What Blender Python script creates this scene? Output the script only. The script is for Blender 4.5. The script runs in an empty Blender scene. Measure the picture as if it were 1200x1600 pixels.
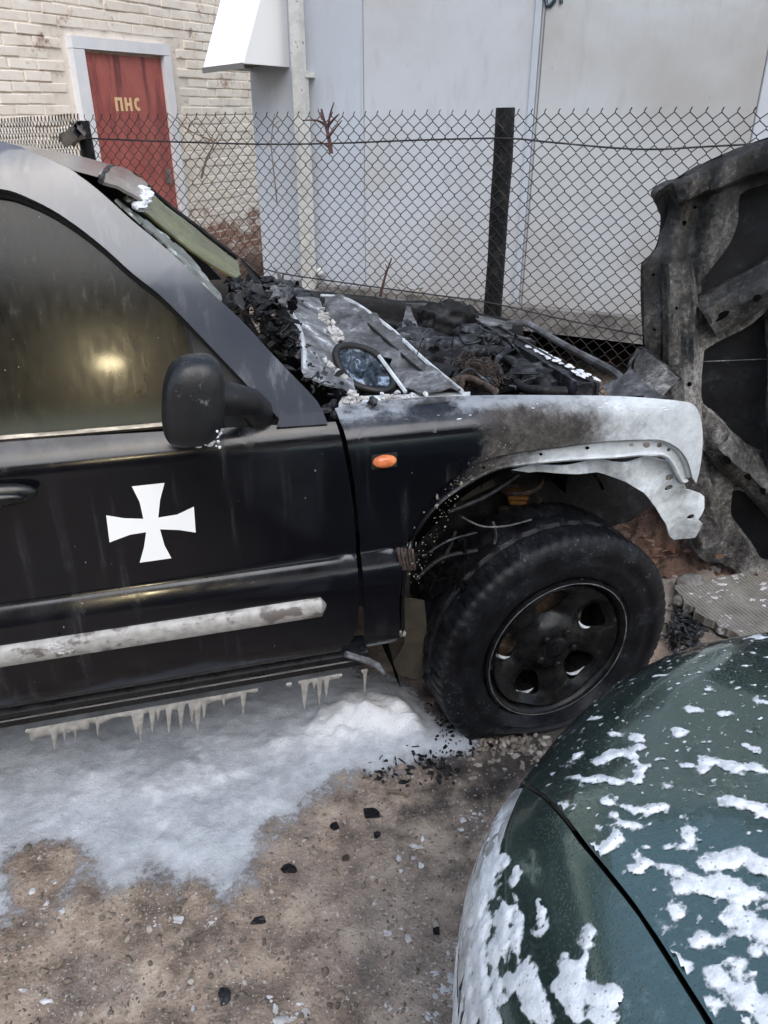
import bpy, bmesh, math, random
import numpy as np
from mathutils import Vector, Matrix, noise as mn

random.seed(7)
rng = np.random.default_rng(7)
scene = bpy.context.scene
C = scene.collection

# ------------------------------------------------------------------ camera
FPX, PITCH, EYE = 1202.0, math.radians(27.4), 1.55      # focal length in photo pixels, tilt down, eye height
cam_d = bpy.data.cameras.new('camera')
cam = bpy.data.objects.new('camera', cam_d); C.objects.link(cam)
cam.location = (0, 0, EYE); cam.rotation_euler = (math.pi/2 - PITCH, 0, 0)
cam_d.sensor_fit = 'VERTICAL'; cam_d.sensor_height = 24.0
cam_d.lens = 24.0*FPX/1600.0
cam_d.clip_start = 0.05; cam_d.clip_end = 500
scene.camera = cam

# ------------------------------------------------------------------ world, sun, exposure
SUN_EL, SUN_AZ = math.radians(50), math.radians(166)     # soft sun behind thin cloud, from behind the camera
w = bpy.data.worlds.new('World'); scene.world = w; w.use_nodes = True
nt = w.node_tree; nt.nodes.clear()
sky = nt.nodes.new('ShaderNodeTexSky'); sky.sky_type = 'NISHITA'; sky.sun_disc = False
sky.sun_elevation = SUN_EL; sky.sun_rotation = SUN_AZ
sky.air_density = 1.6; sky.dust_density = 1.6; sky.ozone_density = 1.2
hs = nt.nodes.new('ShaderNodeHueSaturation'); hs.inputs['Saturation'].default_value = 0.8
bg = nt.nodes.new('ShaderNodeBackground'); bg.inputs['Strength'].default_value = 0.15
wo = nt.nodes.new('ShaderNodeOutputWorld')
nt.links.new(sky.outputs[0], hs.inputs['Color']); nt.links.new(hs.outputs[0], bg.inputs['Color']); nt.links.new(bg.outputs[0], wo.inputs[0])
sun_d = bpy.data.lights.new('sun', 'SUN'); sun_d.energy = 0.9; sun_d.angle = math.radians(50); sun_d.color = (1, 0.98, 0.965)
sun = bpy.data.objects.new('sun', sun_d); C.objects.link(sun)
sd = Vector((math.sin(SUN_AZ)*math.cos(SUN_EL), math.cos(SUN_AZ)*math.cos(SUN_EL), math.sin(SUN_EL)))
sun.rotation_euler = sd.to_track_quat('Z', 'Y').to_euler(); sun.location = (0, 0, 20)
vs = scene.view_settings
scene.display_settings.display_device = 'sRGB'
vs.view_transform = 'Standard'; vs.look = 'None'; vs.gamma = 1.0; vs.use_curve_mapping = False
vs.exposure = 0.82
scene.render.engine = 'CYCLES'
scene.cycles.use_denoising = True
scene.cycles.max_bounces = 6; scene.cycles.adaptive_threshold = 0.03

# ------------------------------------------------------------------ geometry helpers
def ray(px, py):
    u = (px-600)/FPX; v = (800-py)/FPX; c, s = math.cos(PITCH), math.sin(PITCH)
    return Vector((u, c+v*s, -s+v*c))
EYEV = Vector((0, 0, EYE))
def at_z(px, py, z):
    r = ray(px, py); return EYEV + r*((z-EYE)/r.z)
def at_y(px, py, y):
    r = ray(px, py); return EYEV + r*(y/r.y)
def on_plane(px, py, p0, n):
    r = ray(px, py); return EYEV + r*((p0-EYEV).dot(n)/r.dot(n))
# the burnt car's own frame: x forward along the car, y across it to its far side, z up
CA = math.radians(15.5); CO = Vector((-0.4555, 1.4232, 0))
CM = Matrix.Translation(CO) @ Matrix.Rotation(CA, 4, 'Z'); CI = CM.inverted()
LO = CI @ EYEV; CI3 = CI.to_3x3()
def car(px, py, y):
    d = CI3 @ ray(px, py); return LO + d*((y-LO.y)/d.y)
def carz(px, py, z):
    d = CI3 @ ray(px, py); return LO + d*((z-LO.z)/d.z)
def cars(px, py, s):
    d = CI3 @ ray(px, py); return LO + d*((s-LO.x)/d.x)

def tag(o, label=None, cat=None, group=None, kind=None):
    if label: o['label'] = label
    if cat: o['category'] = cat
    if group: o['group'] = group
    if kind: o['kind'] = kind
    return o
def empty(name, loc=(0, 0, 0), rz=0.0):
    o = bpy.data.objects.new(name, None); C.objects.link(o); o.location = loc; o.rotation_euler = (0, 0, rz)
    o.empty_display_size = 0.1; return o
def link_mesh(name, me, mat, parent=None, sharp=40):
    if mat: me.materials.append(mat)
    o = bpy.data.objects.new(name, me); C.objects.link(o)
    if parent: o.parent = parent
    if sharp is not None:
        me.polygons.foreach_set('use_smooth', [True]*len(me.polygons))
        me.set_sharp_from_angle(angle=math.radians(sharp))
    me.update(); return o

class MB:
    def __init__(s): s.v = []; s.f = []
    def add(s, vs_, fs):
        b = len(s.v); s.v += [tuple(p) for p in vs_]; s.f += [tuple(i+b for i in f) for f in fs]; return s
    def box(s, c, sz, m=None):
        x, y, z = [q/2 for q in sz]; c = Vector(c)
        ps = [Vector((i*x, j*y, k*z)) for i in (-1, 1) for j in (-1, 1) for k in (-1, 1)]
        if m is not None: ps = [m @ p for p in ps]
        return s.add([c+p for p in ps], [(0, 1, 3, 2), (4, 6, 7, 5), (0, 4, 5, 1), (2, 3, 7, 6), (0, 2, 6, 4), (1, 5, 7, 3)])
    def tube(s, pts, r, n=6, caps=True):
        pts = [Vector(p) for p in pts]; m = len(pts)
        rs = r if isinstance(r, (list, tuple)) else [r]*m
        t = (pts[1]-pts[0]).normalized(); up = Vector((0, 0, 1)) if abs(t.z) < .9 else Vector((1, 0, 0))
        a = t.cross(up).normalized(); vs_ = []; fs = []
        for i, p in enumerate(pts):
            t = (pts[min(i+1, m-1)]-pts[max(i-1, 0)]).normalized()
            a = (a - t*a.dot(t)); a = a.normalized() if a.length > 1e-6 else t.orthogonal().normalized()
            b = t.cross(a)
            for k in range(n):
                q = 2*math.pi*k/n; vs_.append(p + (a*math.cos(q)+b*math.sin(q))*rs[i])
        for i in range(m-1):
            for k in range(n):
                fs.append((i*n+k, i*n+(k+1) % n, (i+1)*n+(k+1) % n, (i+1)*n+k))
        if caps: fs.append(tuple(range(n-1, -1, -1))); fs.append(tuple((m-1)*n+k for k in range(n)))
        return s.add(vs_, fs)
    def blob(s, c, r, amp=.25, seed=0, sub=2, fr=1.5, m=None):
        iv, if_ = ico(sub); c = Vector(c); r = Vector(r) if not isinstance(r, (int, float)) else Vector((r, r, r)); o = []
        for p in iv:
            k = 1 + amp*mn.fractal(p*fr+Vector((seed*7.3, seed*3.1, seed)), .8, 2.2, 3)
            q = Vector((p.x*r.x, p.y*r.y, p.z*r.z))*k
            o.append(c + (m @ q if m is not None else q))
        return s.add(o, if_)
    def build(s, name, mat, parent=None, sharp=40):
        me = bpy.data.meshes.new(name); me.from_pydata(s.v, [], s.f); me.validate(); return link_mesh(name, me, mat, parent, sharp)
_ico = {}
def ico(sub):
    if sub not in _ico:
        bm = bmesh.new(); bmesh.ops.create_icosphere(bm, subdivisions=sub, radius=1)
        _ico[sub] = ([v.co.copy() for v in bm.verts], [tuple(v.index for v in f.verts) for f in bm.faces]); bm.free()
    return _ico[sub]
def cr(pts, k=6):
    """Catmull-Rom through the points, k samples per span"""
    P = [Vector(p) for p in pts]; o = []
    for i in range(len(P)-1):
        a, b, c, d = P[max(i-1, 0)], P[i], P[i+1], P[min(i+2, len(P)-1)]
        for j in range(k):
            t = j/k
            o.append(0.5*((2*b)+(c-a)*t+(2*a-5*b+4*c-d)*t*t+(3*b-a-3*c+d)*t**3))
    o.append(P[-1]); return o
def grid_mesh(V):
    """rows of points -> verts, faces"""
    n, m = len(V), len(V[0]); vs_ = [p for r in V for p in r]
    fs = [(i*m+j, i*m+j+1, (i+1)*m+j+1, (i+1)*m+j) for i in range(n-1) for j in range(m-1)]
    return vs_, fs
def solid(bm, t):
    if t: bmesh.ops.solidify(bm, geom=bm.faces[:], thickness=t)
def sheet(name, rows, mat, parent, k=6, thick=.003, amp=.0, fr=12, seed=0, rag=0.0, sharp=40, extra=None):
    """a bent sheet through a few rows of control points"""
    R = [cr(r, k) for r in rows]; m = len(R[0])
    cols = [cr([R[i][j] for i in range(len(R))], k) for j in range(m)]
    V = [[cols[j][i].copy() for j in range(m)] for i in range(len(cols[0]))]
    for i, r in enumerate(V):
        for j, p in enumerate(r):
            if amp:
                q = p*fr + Vector((seed, seed*2.1, 0)); p += Vector((mn.fractal(q, .7, 2.1, 4), mn.fractal(q+Vector((31, 0, 0)), .7, 2.1, 4), mn.fractal(q+Vector((0, 57, 0)), .7, 2.1, 4)))*amp
            if extra: extra(p)
    vs_, fs = grid_mesh(V); bm = bmesh.new(); bv = [bm.verts.new(p) for p in vs_]
    for f in fs:
        if rag and (min(f) < m or max(f) >= len(vs_)-m or f[0] % m == 0 or f[1] % m == m-1) and random.random() < rag: continue
        bm.faces.new([bv[i] for i in f])
    loose = [v for v in bm.verts if not v.link_faces]; bmesh.ops.delete(bm, geom=loose, context='VERTS')
    solid(bm, thick); bmesh.ops.recalc_face_normals(bm, faces=bm.faces[:])
    me = bpy.data.meshes.new(name); bm.to_mesh(me); bm.free(); return link_mesh(name, me, mat, parent, sharp)
def panel(name, loop, mapf, mat, parent, holes=(), step=.03, thick=.003, vstep=None, sharp=40):
    """flat outline with holes -> cut into a grid -> bent by mapf(u,v) -> given thickness"""
    bm = bmesh.new()
    for L in [loop]+list(holes):
        vv = [bm.verts.new((p[0], p[1], 0)) for p in L]
        for i in range(len(vv)): bm.edges.new((vv[i], vv[(i+1) % len(vv)]))
    bmesh.ops.triangle_fill(bm, use_beauty=True, edges=bm.edges[:], normal=(0, 0, 1))
    for ax, st in ((0, step), (1, vstep or step)):
        lo = min(p[ax] for p in loop); hi = max(p[ax] for p in loop); x = lo+st
        while x < hi-1e-5:
            co = [0, 0, 0]; co[ax] = x; no = [0, 0, 0]; no[ax] = 1
            bmesh.ops.bisect_plane(bm, geom=bm.verts[:]+bm.edges[:]+bm.faces[:], dist=1e-5, plane_co=co, plane_no=no); x += st
    bmesh.ops.remove_doubles(bm, verts=bm.verts[:], dist=1e-5)
    for v in bm.verts: v.co = mapf(v.co.x, v.co.y)
    bmesh.ops.recalc_face_normals(bm, faces=bm.faces[:]); solid(bm, thick)
    bmesh.ops.recalc_face_normals(bm, faces=bm.faces[:])
    me = bpy.data.meshes.new(name); bm.to_mesh(me); bm.free(); return link_mesh(name, me, mat, parent, sharp)
def oval(cx, cy, rx, ry, n=12, rot=0):
    c, s = math.cos(rot), math.sin(rot)
    return [(cx+rx*math.cos(a)*c-ry*math.sin(a)*s, cy+rx*math.cos(a)*s+ry*math.sin(a)*c) for a in [2*math.pi*i/n for i in range(n)]]
def seg_dist(P, a, b):
    """numpy distance from points P(N,2) to segment ab"""
    a = np.array(a); b = np.array(b); d = b-a; t = np.clip(((P-a)@d)/max(d@d, 1e-12), 0, 1)
    return np.linalg.norm(P-(a+t[:, None]*d), axis=1)
def poly_sd(P, poly):
    """signed distance, positive inside"""
    Q = np.array(poly); n = len(Q); D = np.full(len(P), 1e9); ins = np.zeros(len(P), bool)
    for i in range(n):
        a, b = Q[i], Q[(i+1) % n]; D = np.minimum(D, seg_dist(P, a, b))
        c = ((a[1] > P[:, 1]) != (b[1] > P[:, 1])) & (P[:, 0] < (b[0]-a[0])*(P[:, 1]-a[1])/(b[1]-a[1]+1e-12)+a[0]); ins ^= c
    return np.where(ins, D, -D)
def fbm(P, sc, octv=4, seed=0.0, H=.8):
    o = Vector((seed*13.7, seed*5.1, seed*3.3)); return np.array([mn.fractal(Vector(p)*sc+o, H, 2.1, octv) for p in P])

# ------------------------------------------------------------------ materials
class NM:
    def __init__(s, name, col=(.5, .5, .5), rough=.5, metal=0.0, **kw):
        s.m = bpy.data.materials.new(name); s.m.use_nodes = True; s.t = s.m.node_tree; s.b = s.t.nodes['Principled BSDF']
        s.set('Base Color', col); s.set('Roughness', rough); s.set('Metallic', metal)
        for k, v in kw.items(): s.set(k.replace('_', ' '), v)
        s._c = None
    def n(s, t): return s.t.nodes.new(t)
    def plug(s, inp, v):
        if isinstance(v, bpy.types.NodeSocket): s.t.links.new(v, inp)
        elif isinstance(v, (tuple, list)) and len(v) == 3 and inp.type == 'RGBA': inp.default_value = (*v, 1)
        elif inp.type == 'RGBA' and isinstance(v, (int, float)): inp.default_value = (v, v, v, 1)
        else: inp.default_value = v
    def set(s, k, v): s.plug(s.b.inputs[k], v); return s
    def co(s, sc=None, which='Object'):
        if s._c is None: s._c = s.n('ShaderNodeTexCoord')
        o = s._c.outputs[which]
        if sc is None: return o
        mp = s.n('ShaderNodeMapping'); mp.inputs['Scale'].default_value = sc; s.t.links.new(o, mp.inputs[0]); return mp.outputs[0]
    def xyz(s):
        q = s.n('ShaderNodeSeparateXYZ'); s.t.links.new(s.co(), q.inputs[0]); return q.outputs
    def noise(s, sc, det=5, ro=.55, vec=None, dist=0.0):
        q = s.n('ShaderNodeTexNoise'); q.inputs['Scale'].default_value = sc; q.inputs['Detail'].default_value = det
        q.inputs['Roughness'].default_value = ro; q.inputs['Distortion'].default_value = dist
        s.plug(q.inputs['Vector'], vec if vec is not None else s.co()); return q.outputs['Fac']
    def vor(s, sc, feat='F1', out='Distance', vec=None, rnd=1.0):
        q = s.n('ShaderNodeTexVoronoi'); q.feature = feat; q.inputs['Scale'].default_value = sc; q.inputs['Randomness'].default_value = rnd
        s.plug(q.inputs['Vector'], vec if vec is not None else s.co()); return q.outputs[out]
    def attr(s, name):
        q = s.n('ShaderNodeAttribute'); q.attribute_name = name; return q.outputs['Fac']
    def rnd(s):
        return s.n('ShaderNodeObjectInfo').outputs['Random']
    def ramp(s, f, stops, ease=False):
        q = s.n('ShaderNodeValToRGB'); e = q.color_ramp.elements
        if ease: q.color_ramp.interpolation = 'EASE'
        while len(e) < len(stops): e.new(.5)
        for i, (p, c) in enumerate(stops):
            e[i].position = p; e[i].color = (*c, 1) if isinstance(c, (tuple, list)) else (c, c, c, 1)
        s.plug(q.inputs[0], f); return q.outputs[0]
    def math(s, op, a, b=0.0, c=0.0, clamp=False):
        q = s.n('ShaderNodeMath'); q.operation = op; q.use_clamp = clamp
        for i, v in enumerate((a, b, c)): s.plug(q.inputs[i], v)
        return q.outputs[0]
    def mr(s, v, a, b, c=0.0, d=1.0):
        q = s.n('ShaderNodeMapRange'); q.interpolation_type = 'SMOOTHSTEP'
        for i, x in enumerate((v, a, b, c, d)): s.plug(q.inputs[i], x)
        return q.outputs[0]
    def mix(s, f, a, b, mode='MIX'):
        q = s.n('ShaderNodeMix'); q.data_type = 'RGBA'; q.blend_type = mode
        s.plug(q.inputs[0], f); s.plug(q.inputs[6], a); s.plug(q.inputs[7], b); return q.outputs[2]
    def bump(s, h, st=.3, d=.01):
        q = s.n('ShaderNodeBump'); q.inputs['Strength'].default_value = st; q.inputs['Distance'].default_value = d
        s.plug(q.inputs['Height'], h); prev = s.b.inputs['Normal'].links
        if prev: s.t.links.new(prev[0].from_socket, q.inputs['Normal'])
        s.t.links.new(q.outputs[0], s.b.inputs['Normal']); return s

M = {}
# ground: damp worn concrete and trodden earth
g = NM('ground', rough=.8)
big = g.noise(1.3, 6, .6, dist=.5); mid = g.noise(9, 8, .68); fine = g.noise(95, 6, .7); grit = g.vor(140); spk = g.vor(55, out='Color')
gc = g.ramp(mid, [(.28, (.055, .041, .032)), (.42, (.18, .134, .103)), (.53, (.315, .24, .184)), (.66, (.48, .386, .302))])
gc = g.mix(g.mr(big, .46, .64), gc, g.mix(.45, gc, (.30, .275, .255)))
gc = g.mix(g.math('MULTIPLY', g.mr(g.noise(4.3, 6, .6, dist=.8), .56, .70), .4), gc, (.12, .09, .07))
gc = g.mix(g.mr(fine, .55, .72), gc, (.055, .047, .042))
gc = g.mix(g.math('MULTIPLY', g.mr(g.noise(120, 3, .6), .60, .68), .75), gc, (.52, .47, .42))
gc = g.mix(g.math('MULTIPLY', g.mr(g.noise(14, 8, .75, dist=.4), .63, .70), .7), gc, (.60, .60, .62))
# soot spread on the earth round the burnt wheel
gx = g.xyz(); dx = g.math('SUBTRACT', gx[0], .38); dy = g.math('SUBTRACT', gx[1], 1.66)
dd = g.math('SQRT', g.math('ADD', g.math('MULTIPLY', dx, dx), g.math('MULTIPLY', dy, dy)))
soot = g.mr(g.math('ADD', dd, g.math('MULTIPLY', g.math('SUBTRACT', mid, .5), .9)), .52, .16)
gc = g.mix(g.math('MULTIPLY', soot, .85), gc, (.018, .017, .018))
g.set('Base Color', gc); g.set('Roughness', g.ramp(mid, [(.35, .38), (.6, .8)]))
g.bump(mid, .5, .02).bump(fine, .6, .006).bump(grit, .35, .004); M['ground'] = g.m
# foam
f = NM('foam', rough=.6); th = f.attr('thick'); n1 = f.noise(30, 6, .7); n2 = f.noise(4.5, 5, .6, dist=.6)
wet = f.ramp(f.noise(14, 7, .7), [(.3, (.24, .235, .24)), (.7, (.42, .42, .43))])
k = f.mr(f.math('ADD', f.math('ADD', th, f.math('MULTIPLY', f.math('SUBTRACT', n2, .5), .5)), f.math('MULTIPLY', f.math('SUBTRACT', f.noise(55, 7, .75), .5), .55)), .0, .75)
fc = f.mix(k, wet, f.ramp(f.math('ADD', f.math('MULTIPLY', n1, .4), f.math('MULTIPLY', f.noise(6, 6, .7, dist=.5), .6)), [(.32, (.31, .33, .365)), (.47, (.42, .445, .485)), (.62, (.58, .61, .66))]))
fc = f.mix(f.mr(f.math('ADD', th, f.math('MULTIPLY', f.math('SUBTRACT', n1, .5), .8)), .95, 1.6), fc, (.80, .82, .85))
fc = f.mix(f.mr(f.vor(60), .13, .05), fc, f.mix(.5, fc, (.2, .18, .17)))
f.set('Base Color', fc); f.set('Roughness', f.ramp(k, [(.0, .22), (.6, .65)]))
al = f.math('ADD', th, f.math('ADD', f.math('MULTIPLY', f.math('SUBTRACT', f.noise(60, 9, .8), .5), 1.2), f.math('MULTIPLY', f.math('SUBTRACT', f.noise(7, 6, .6), .5), .5))); f.set('Alpha', f.mr(al, .04, .42))
f.bump(n1, .35, .01).bump(f.noise(120, 5, .75), .5, .004).bump(f.vor(190), .3, .002); M['foam'] = f.m
f = NM('foam_white', (.86, .88, .9), .6)
bub = f.vor(240); pits = f.mr(f.vor(115), .20, .12)
f.set('Base Color', f.mix(f.math('MULTIPLY', pits, .75), f.ramp(f.noise(40, 5, .7), [(.3, (.50, .52, .55)), (.6, (.84, .85, .87))]), (.16, .17, .18)))
f.bump(bub, .25, .002).bump(f.noise(60, 5, .6), .4, .006); M['foam_white'] = f.m
f = NM('foam_film', (.86, .88, .9), .4); th = f.attr('thick'); pits = f.mr(f.vor(115), .20, .12); n3 = f.noise(150, 6, .75)
f.set('Base Color', f.mix(f.math('MULTIPLY', pits, .7), f.ramp(f.noise(40, 5, .7), [(.3, (.56, .58, .61)), (.6, (.85, .86, .88))]), (.2, .22, .22)))
f.set('Alpha', f.mr(f.math('ADD', th, f.math('MULTIPLY', f.math('SUBTRACT', n3, .5), 1.1)), .02, .62)); f.bump(f.vor(260), .25, .0015).bump(f.noise(60, 5, .6), .35, .004); M['foam_film'] = f.m
f = NM('foam_drip', (.5, .47, .42), .5); f.set('Base Color', f.ramp(f.noise(60, 5, .6), [(.3, (.44, .42, .385)), (.7, (.74, .72, .68))])); M['foam_drip'] = f.m
f = NM('flecks', (.75, .75, .76), .8); f.set('Base Color', f.ramp(f.noise(25, 4), [(.3, (.30, .28, .27)), (.65, (.66, .66, .67))])); M['flecks'] = f.m
# pebbles
p = NM('pebble', rough=.85); c_ = p.attr('tone')
p.set('Base Color', p.mix(.35, p.ramp(c_, [(0, (.05, .042, .036)), (.4, (.16, .125, .095)), (.75, (.28, .225, .175)), (1, (.55, .5, .45))]), p.ramp(p.noise(60, 5), [(.3, (.08, .07, .06)), (.7, (.35, .3, .25))])))
p.bump(p.noise(150, 4), .5, .003); M['pebble'] = p.m
# black paint of the burnt car: soot film, water streaks, foam spots
def black_paint(name, burn=False, lo=.88, hi=1.12, film_amt=.38, ash_amt=.35):
    p = NM(name, (.005, .005, .007), .16); X = p.xyz()
    film = p.noise(5, 6, .65, vec=p.co((1, 1, .5))); streak = p.noise(26, 5, .6, vec=p.co((1, 1, .06))); sp = p.vor(48, vec=p.co((1, 1, .45)))
    dust = p.math('MULTIPLY', p.mr(streak, .52, .75), p.mr(film, .42, .7))
    col = p.mix(p.math('MULTIPLY', dust, film_amt), (.004, .004, .006) if film_amt < .5 else (.050, .057, .074), (.17, .17, .19) if film_amt < .5 else (.17, .185, .215))  # pillar variant: blue-grey base holds the sky's reflection as paint colour
    up = p.n('ShaderNodeNewGeometry'); nz = p.n('ShaderNodeSeparateXYZ'); p.t.links.new(up.outputs['Normal'], nz.inputs[0])
    ash = p.math('MULTIPLY', p.mr(nz.outputs[2], .25, .8), p.mr(p.noise(14, 6, .6), .3, .7))
    col = p.mix(p.math('MULTIPLY', ash, ash_amt), col, (.16, .165, .18))           # settled ash on faces that look up
    spots = p.math('MULTIPLY', p.math('MULTIPLY', p.mr(sp, .07, .04), .4), p.mr(p.noise(3.1, 3), .55, .63))
    col = p.mix(spots, col, (.6, .6, .6)); ro = p.math('ADD', p.math('MULTIPLY', dust, .25), p.ramp(film, [(.35, .09), (.7, .24)]))
    if burn:
        n_ = p.noise(7, 8, .65); nb = p.noise(38, 8, .75)
        e = p.math('ADD', X[0], p.math('ADD', p.math('MULTIPLY', p.math('SUBTRACT', n_, .5), .22), p.math('MULTIPLY', p.math('SUBTRACT', .66, X[2]), .16)))
        e = p.math('ADD', e, p.math('MULTIPLY', p.math('SUBTRACT', nb, .5), .12))
        b1 = p.mr(e, .635, .715); b2 = p.mr(p.math('ADD', e, p.math('MULTIPLY', p.mr(X[2], .90, .97), .12)), lo, hi)
        char = p.ramp(nb, [(.32, (.022, .019, .018)), (.47, (.048, .042, .040)), (.64, (.10, .09, .087))])
        lower = p.mr(X[2], .80, .62); char = p.mix(lower, char, (.018, .014, .012))
        whit = p.ramp(p.math('ADD', p.math('MULTIPLY', n_, .55), p.math('MULTIPLY', nb, .45)), [(.34, (.36, .38, .40)), (.46, (.52, .55, .58)), (.60, (.66, .70, .73))])
        flake = p.math('MULTIPLY', p.mr(p.vor(95), .24, .12), p.math('MULTIPLY', p.mr(e, .63, .67), p.mr(e, .80, .70)))
        col = p.mix(b1, col, char); col = p.mix(b2, col, whit); col = p.mix(p.math('MULTIPLY', flake, p.mr(n_, .45, .55)), col, (.26, .25, .21))
        topw = p.math('MULTIPLY', p.mr(p.math('ADD', X[2], p.math('MULTIPLY', p.math('SUBTRACT', nb, .5), .03)), .950, .966), p.mr(n_, .40, .55))
        col = p.mix(p.math('MULTIPLY', topw, .8), col, (.34, .36, .39))
        ro = p.mix(b1, ro, .72); p.bump(p.math('MULTIPLY', nb, b1), .5, .008).bump(p.math('MULTIPLY', flake, 1.0), .6, .003)
        p.set('Specular IOR Level', p.math('SUBTRACT', .5, p.math('MULTIPLY', b1, .25)))
    else:
        p.bump(p.noise(3, 2), .04, .02)
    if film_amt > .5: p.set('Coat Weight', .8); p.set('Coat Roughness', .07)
    p.set('Base Color', col); p.set('Roughness', ro); M[name] = p.m
black_paint('paint'); black_paint('fender_paint', True); black_paint('flange_paint', True, .74, .90); black_paint('pillar_sky_paint', False, film_amt=.95, ash_amt=.75)
p = NM('gloss_trim', (.006, .006, .007), .22); p.set('Roughness', p.ramp(p.noise(25, 5), [(.3, .15), (.7, .45)])); M['gloss_trim'] = p.m
p = NM('rubber', (.012, .012, .013), .6); p.set('Roughness', p.ramp(p.noise(18, 5), [(.3, .4), (.7, .8)])); M['rubber'] = p.m
p = NM('gap', (.003, .003, .003), .9, Specular_IOR_Level=.05); M['gap'] = p.m
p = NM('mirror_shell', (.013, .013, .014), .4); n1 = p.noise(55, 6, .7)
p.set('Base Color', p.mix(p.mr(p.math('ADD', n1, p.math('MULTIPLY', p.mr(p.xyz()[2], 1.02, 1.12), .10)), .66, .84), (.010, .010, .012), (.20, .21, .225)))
p.set('Roughness', p.ramp(p.noise(22, 5), [(.3, .28), (.7, .55)])); p.bump(n1, .3, .004); M['mirror_shell'] = p.m
# sooty window glass
p = NM('sooty_glass', (.02, .018, .014), .13); n1 = p.noise(4, 5, .6, vec=p.co((1.3, 1, .35)), dist=.4); dr = p.noise(70, 5, .6, vec=p.co((1, 1, .12))); X = p.xyz()
film = p.math('MULTIPLY', p.mr(n1, .3, .7), p.mr(X[2], 1.38, 1.05, .35, 1.0))
col = p.mix(film, (.006, .0055, .004), (.030, .026, .017)); col = p.mix(p.math('MULTIPLY', p.mr(dr, .58, .74), .5), col, (.07, .062, .045))
drop = p.math('MULTIPLY', p.mr(p.vor(65), .09, .05), p.mr(p.noise(6, 2), .55, .62))
col = p.mix(drop, col, (.5, .5, .48)); col = p.mix(p.mr(X[2], 1.05, .975), col, (.085, .09, .07))
p.set('Base Color', col); p.set('Roughness', p.ramp(dr, [(.35, .16), (.75, .26)])); p.set('Coat Weight', .10); p.set('Specular IOR Level', .26); p.set('Coat Roughness', .06); p.bump(p.noise(160, 3), .04, .002); M['sooty_glass'] = p.m
p = NM('old_chrome', (.3, .29, .27), .32, .8); n1 = p.noise(30, 6, .7, vec=p.co((.3, 1, 1))); p.set('Base Color', p.ramp(n1, [(.3, (.03, .028, .025)), (.55, (.22, .2, .17)), (.8, (.5, .47, .42))])); p.set('Roughness', p.ramp(n1, [(.3, .6), (.7, .28)])); M['old_chrome'] = p.m
# dirty side moulding
p = NM('moulding', rough=.5); n1 = p.noise(16, 6, .6, vec=p.co((1, 1, 1.6))); n2 = p.vor(13, out='Distance')
p.set('Base Color', p.mix(p.mr(n1, .52, .60), p.ramp(p.noise(50, 5), [(.3, (.28, .265, .25)), (.7, (.47, .455, .44))]), (.15, .135, .125))); p.bump(n1, .2, .003); M['moulding'] = p.m
p = NM('cross_white', (.95, .95, .96), .45); M['cross_white'] = p.m
p = NM('amber', (.75, .20, .07), .25); p.set('Base Color', p.ramp(p.noise(60, 4), [(.3, (.5, .12, .04)), (.7, (.85, .28, .11))])); M['amber'] = p.m
# charred and burnt metals
def charred(name, stops, sc=14, rough=(.5, .9), metal=0.0, bs=.5, bd=.01):
    p = NM(name, metal=metal, Specular_IOR_Level=.3 if 'char' in name or 'skin' in name else .5); a = p.noise(sc, 8, .7, dist=.3); b = p.noise(sc*7, 6, .7)
    h = p.math('ADD', p.math('MULTIPLY', a, .7), p.math('MULTIPLY', b, .3))
    p.set('Base Color', p.ramp(h, [(.5+(q-.5)*.62, c) for q, c in stops])); p.set('Roughness', p.ramp(b, [(.3, rough[0]), (.7, rough[1])])); p.bump(h, bs, bd); M[name] = p.m
charred('char_black', [(.3, (.002, .002, .003)), (.5, (.007, .007, .008)), (.7, (.03, .03, .034))], 18, (.35, .85))
charred('char_flake', [(.3, (.004, .004, .005)), (.5, (.017, .018, .021)), (.66, (.08, .085, .095)), (.82, (.36, .38, .40))], 22, (.25, .7))
charred('burnt_steel', [(.30, (.02, .02, .021)), (.46, (.07, .07, .073)), (.6, (.15, .152, .16)), (.78, (.40, .42, .44))], 12, (.45, .8))
charred('ash_steel', [(.28, (.17, .17, .175)), (.42, (.4, .42, .44)), (.58, (.6, .64, .67)), (.75, (.76, .79, .81))], 7, (.5, .85), bd=.004)
charred('rust_wire', [(.3, (.016, .012, .010)), (.5, (.055, .036, .028)), (.7, (.13, .095, .078))], 40, (.6, .9))
p = NM('bonnet_frame'); a = p.noise(4.5, 8, .7, dist=.6); b = p.noise(34, 6, .7); st_ = p.noise(16, 7, .7, vec=p.co((1.6, 1.6, .7)), dist=.5)
h = p.math('ADD', p.math('ADD', p.math('MULTIPLY', p.noise(2.6, 4, .5), .42), p.math('MULTIPLY', p.noise(70, 7, .75), .33)), p.math('MULTIPLY', st_, .25)); h = p.math('SUBTRACT', h, p.mr(p.xyz()[2], .85, 1.15, 0.0, .09))
p.set('Base Color', p.ramp(h, [(.40, (.008, .0078, .008)), (.45, (.03, .028, .027)), (.51, (.10, .094, .088)), (.58, (.32, .31, .295))])); p.set('Roughness', p.ramp(b, [(.3, .45), (.7, .85)])); p.bump(h, .5, .012).bump(b, .3, .003); M['bonnet_frame'] = p.m
charred('bonnet_skin', [(.35, (.003, .003, .004)), (.6, (.009, .010, .013)), (.8, (.05, .053, .06))], 6, (.45, .8))
charred('olive', [(.3, (.016, .012, .008)), (.55, (.034, .027, .018)), (.75, (.065, .054, .038))], 6, (.6, .9))
charred('foam_steel', [(.28, (.03, .03, .033)), (.45, (.13, .135, .145)), (.58, (.27, .28, .30)), (.68, (.80, .82, .85))], 13, (.5, .8))
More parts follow.
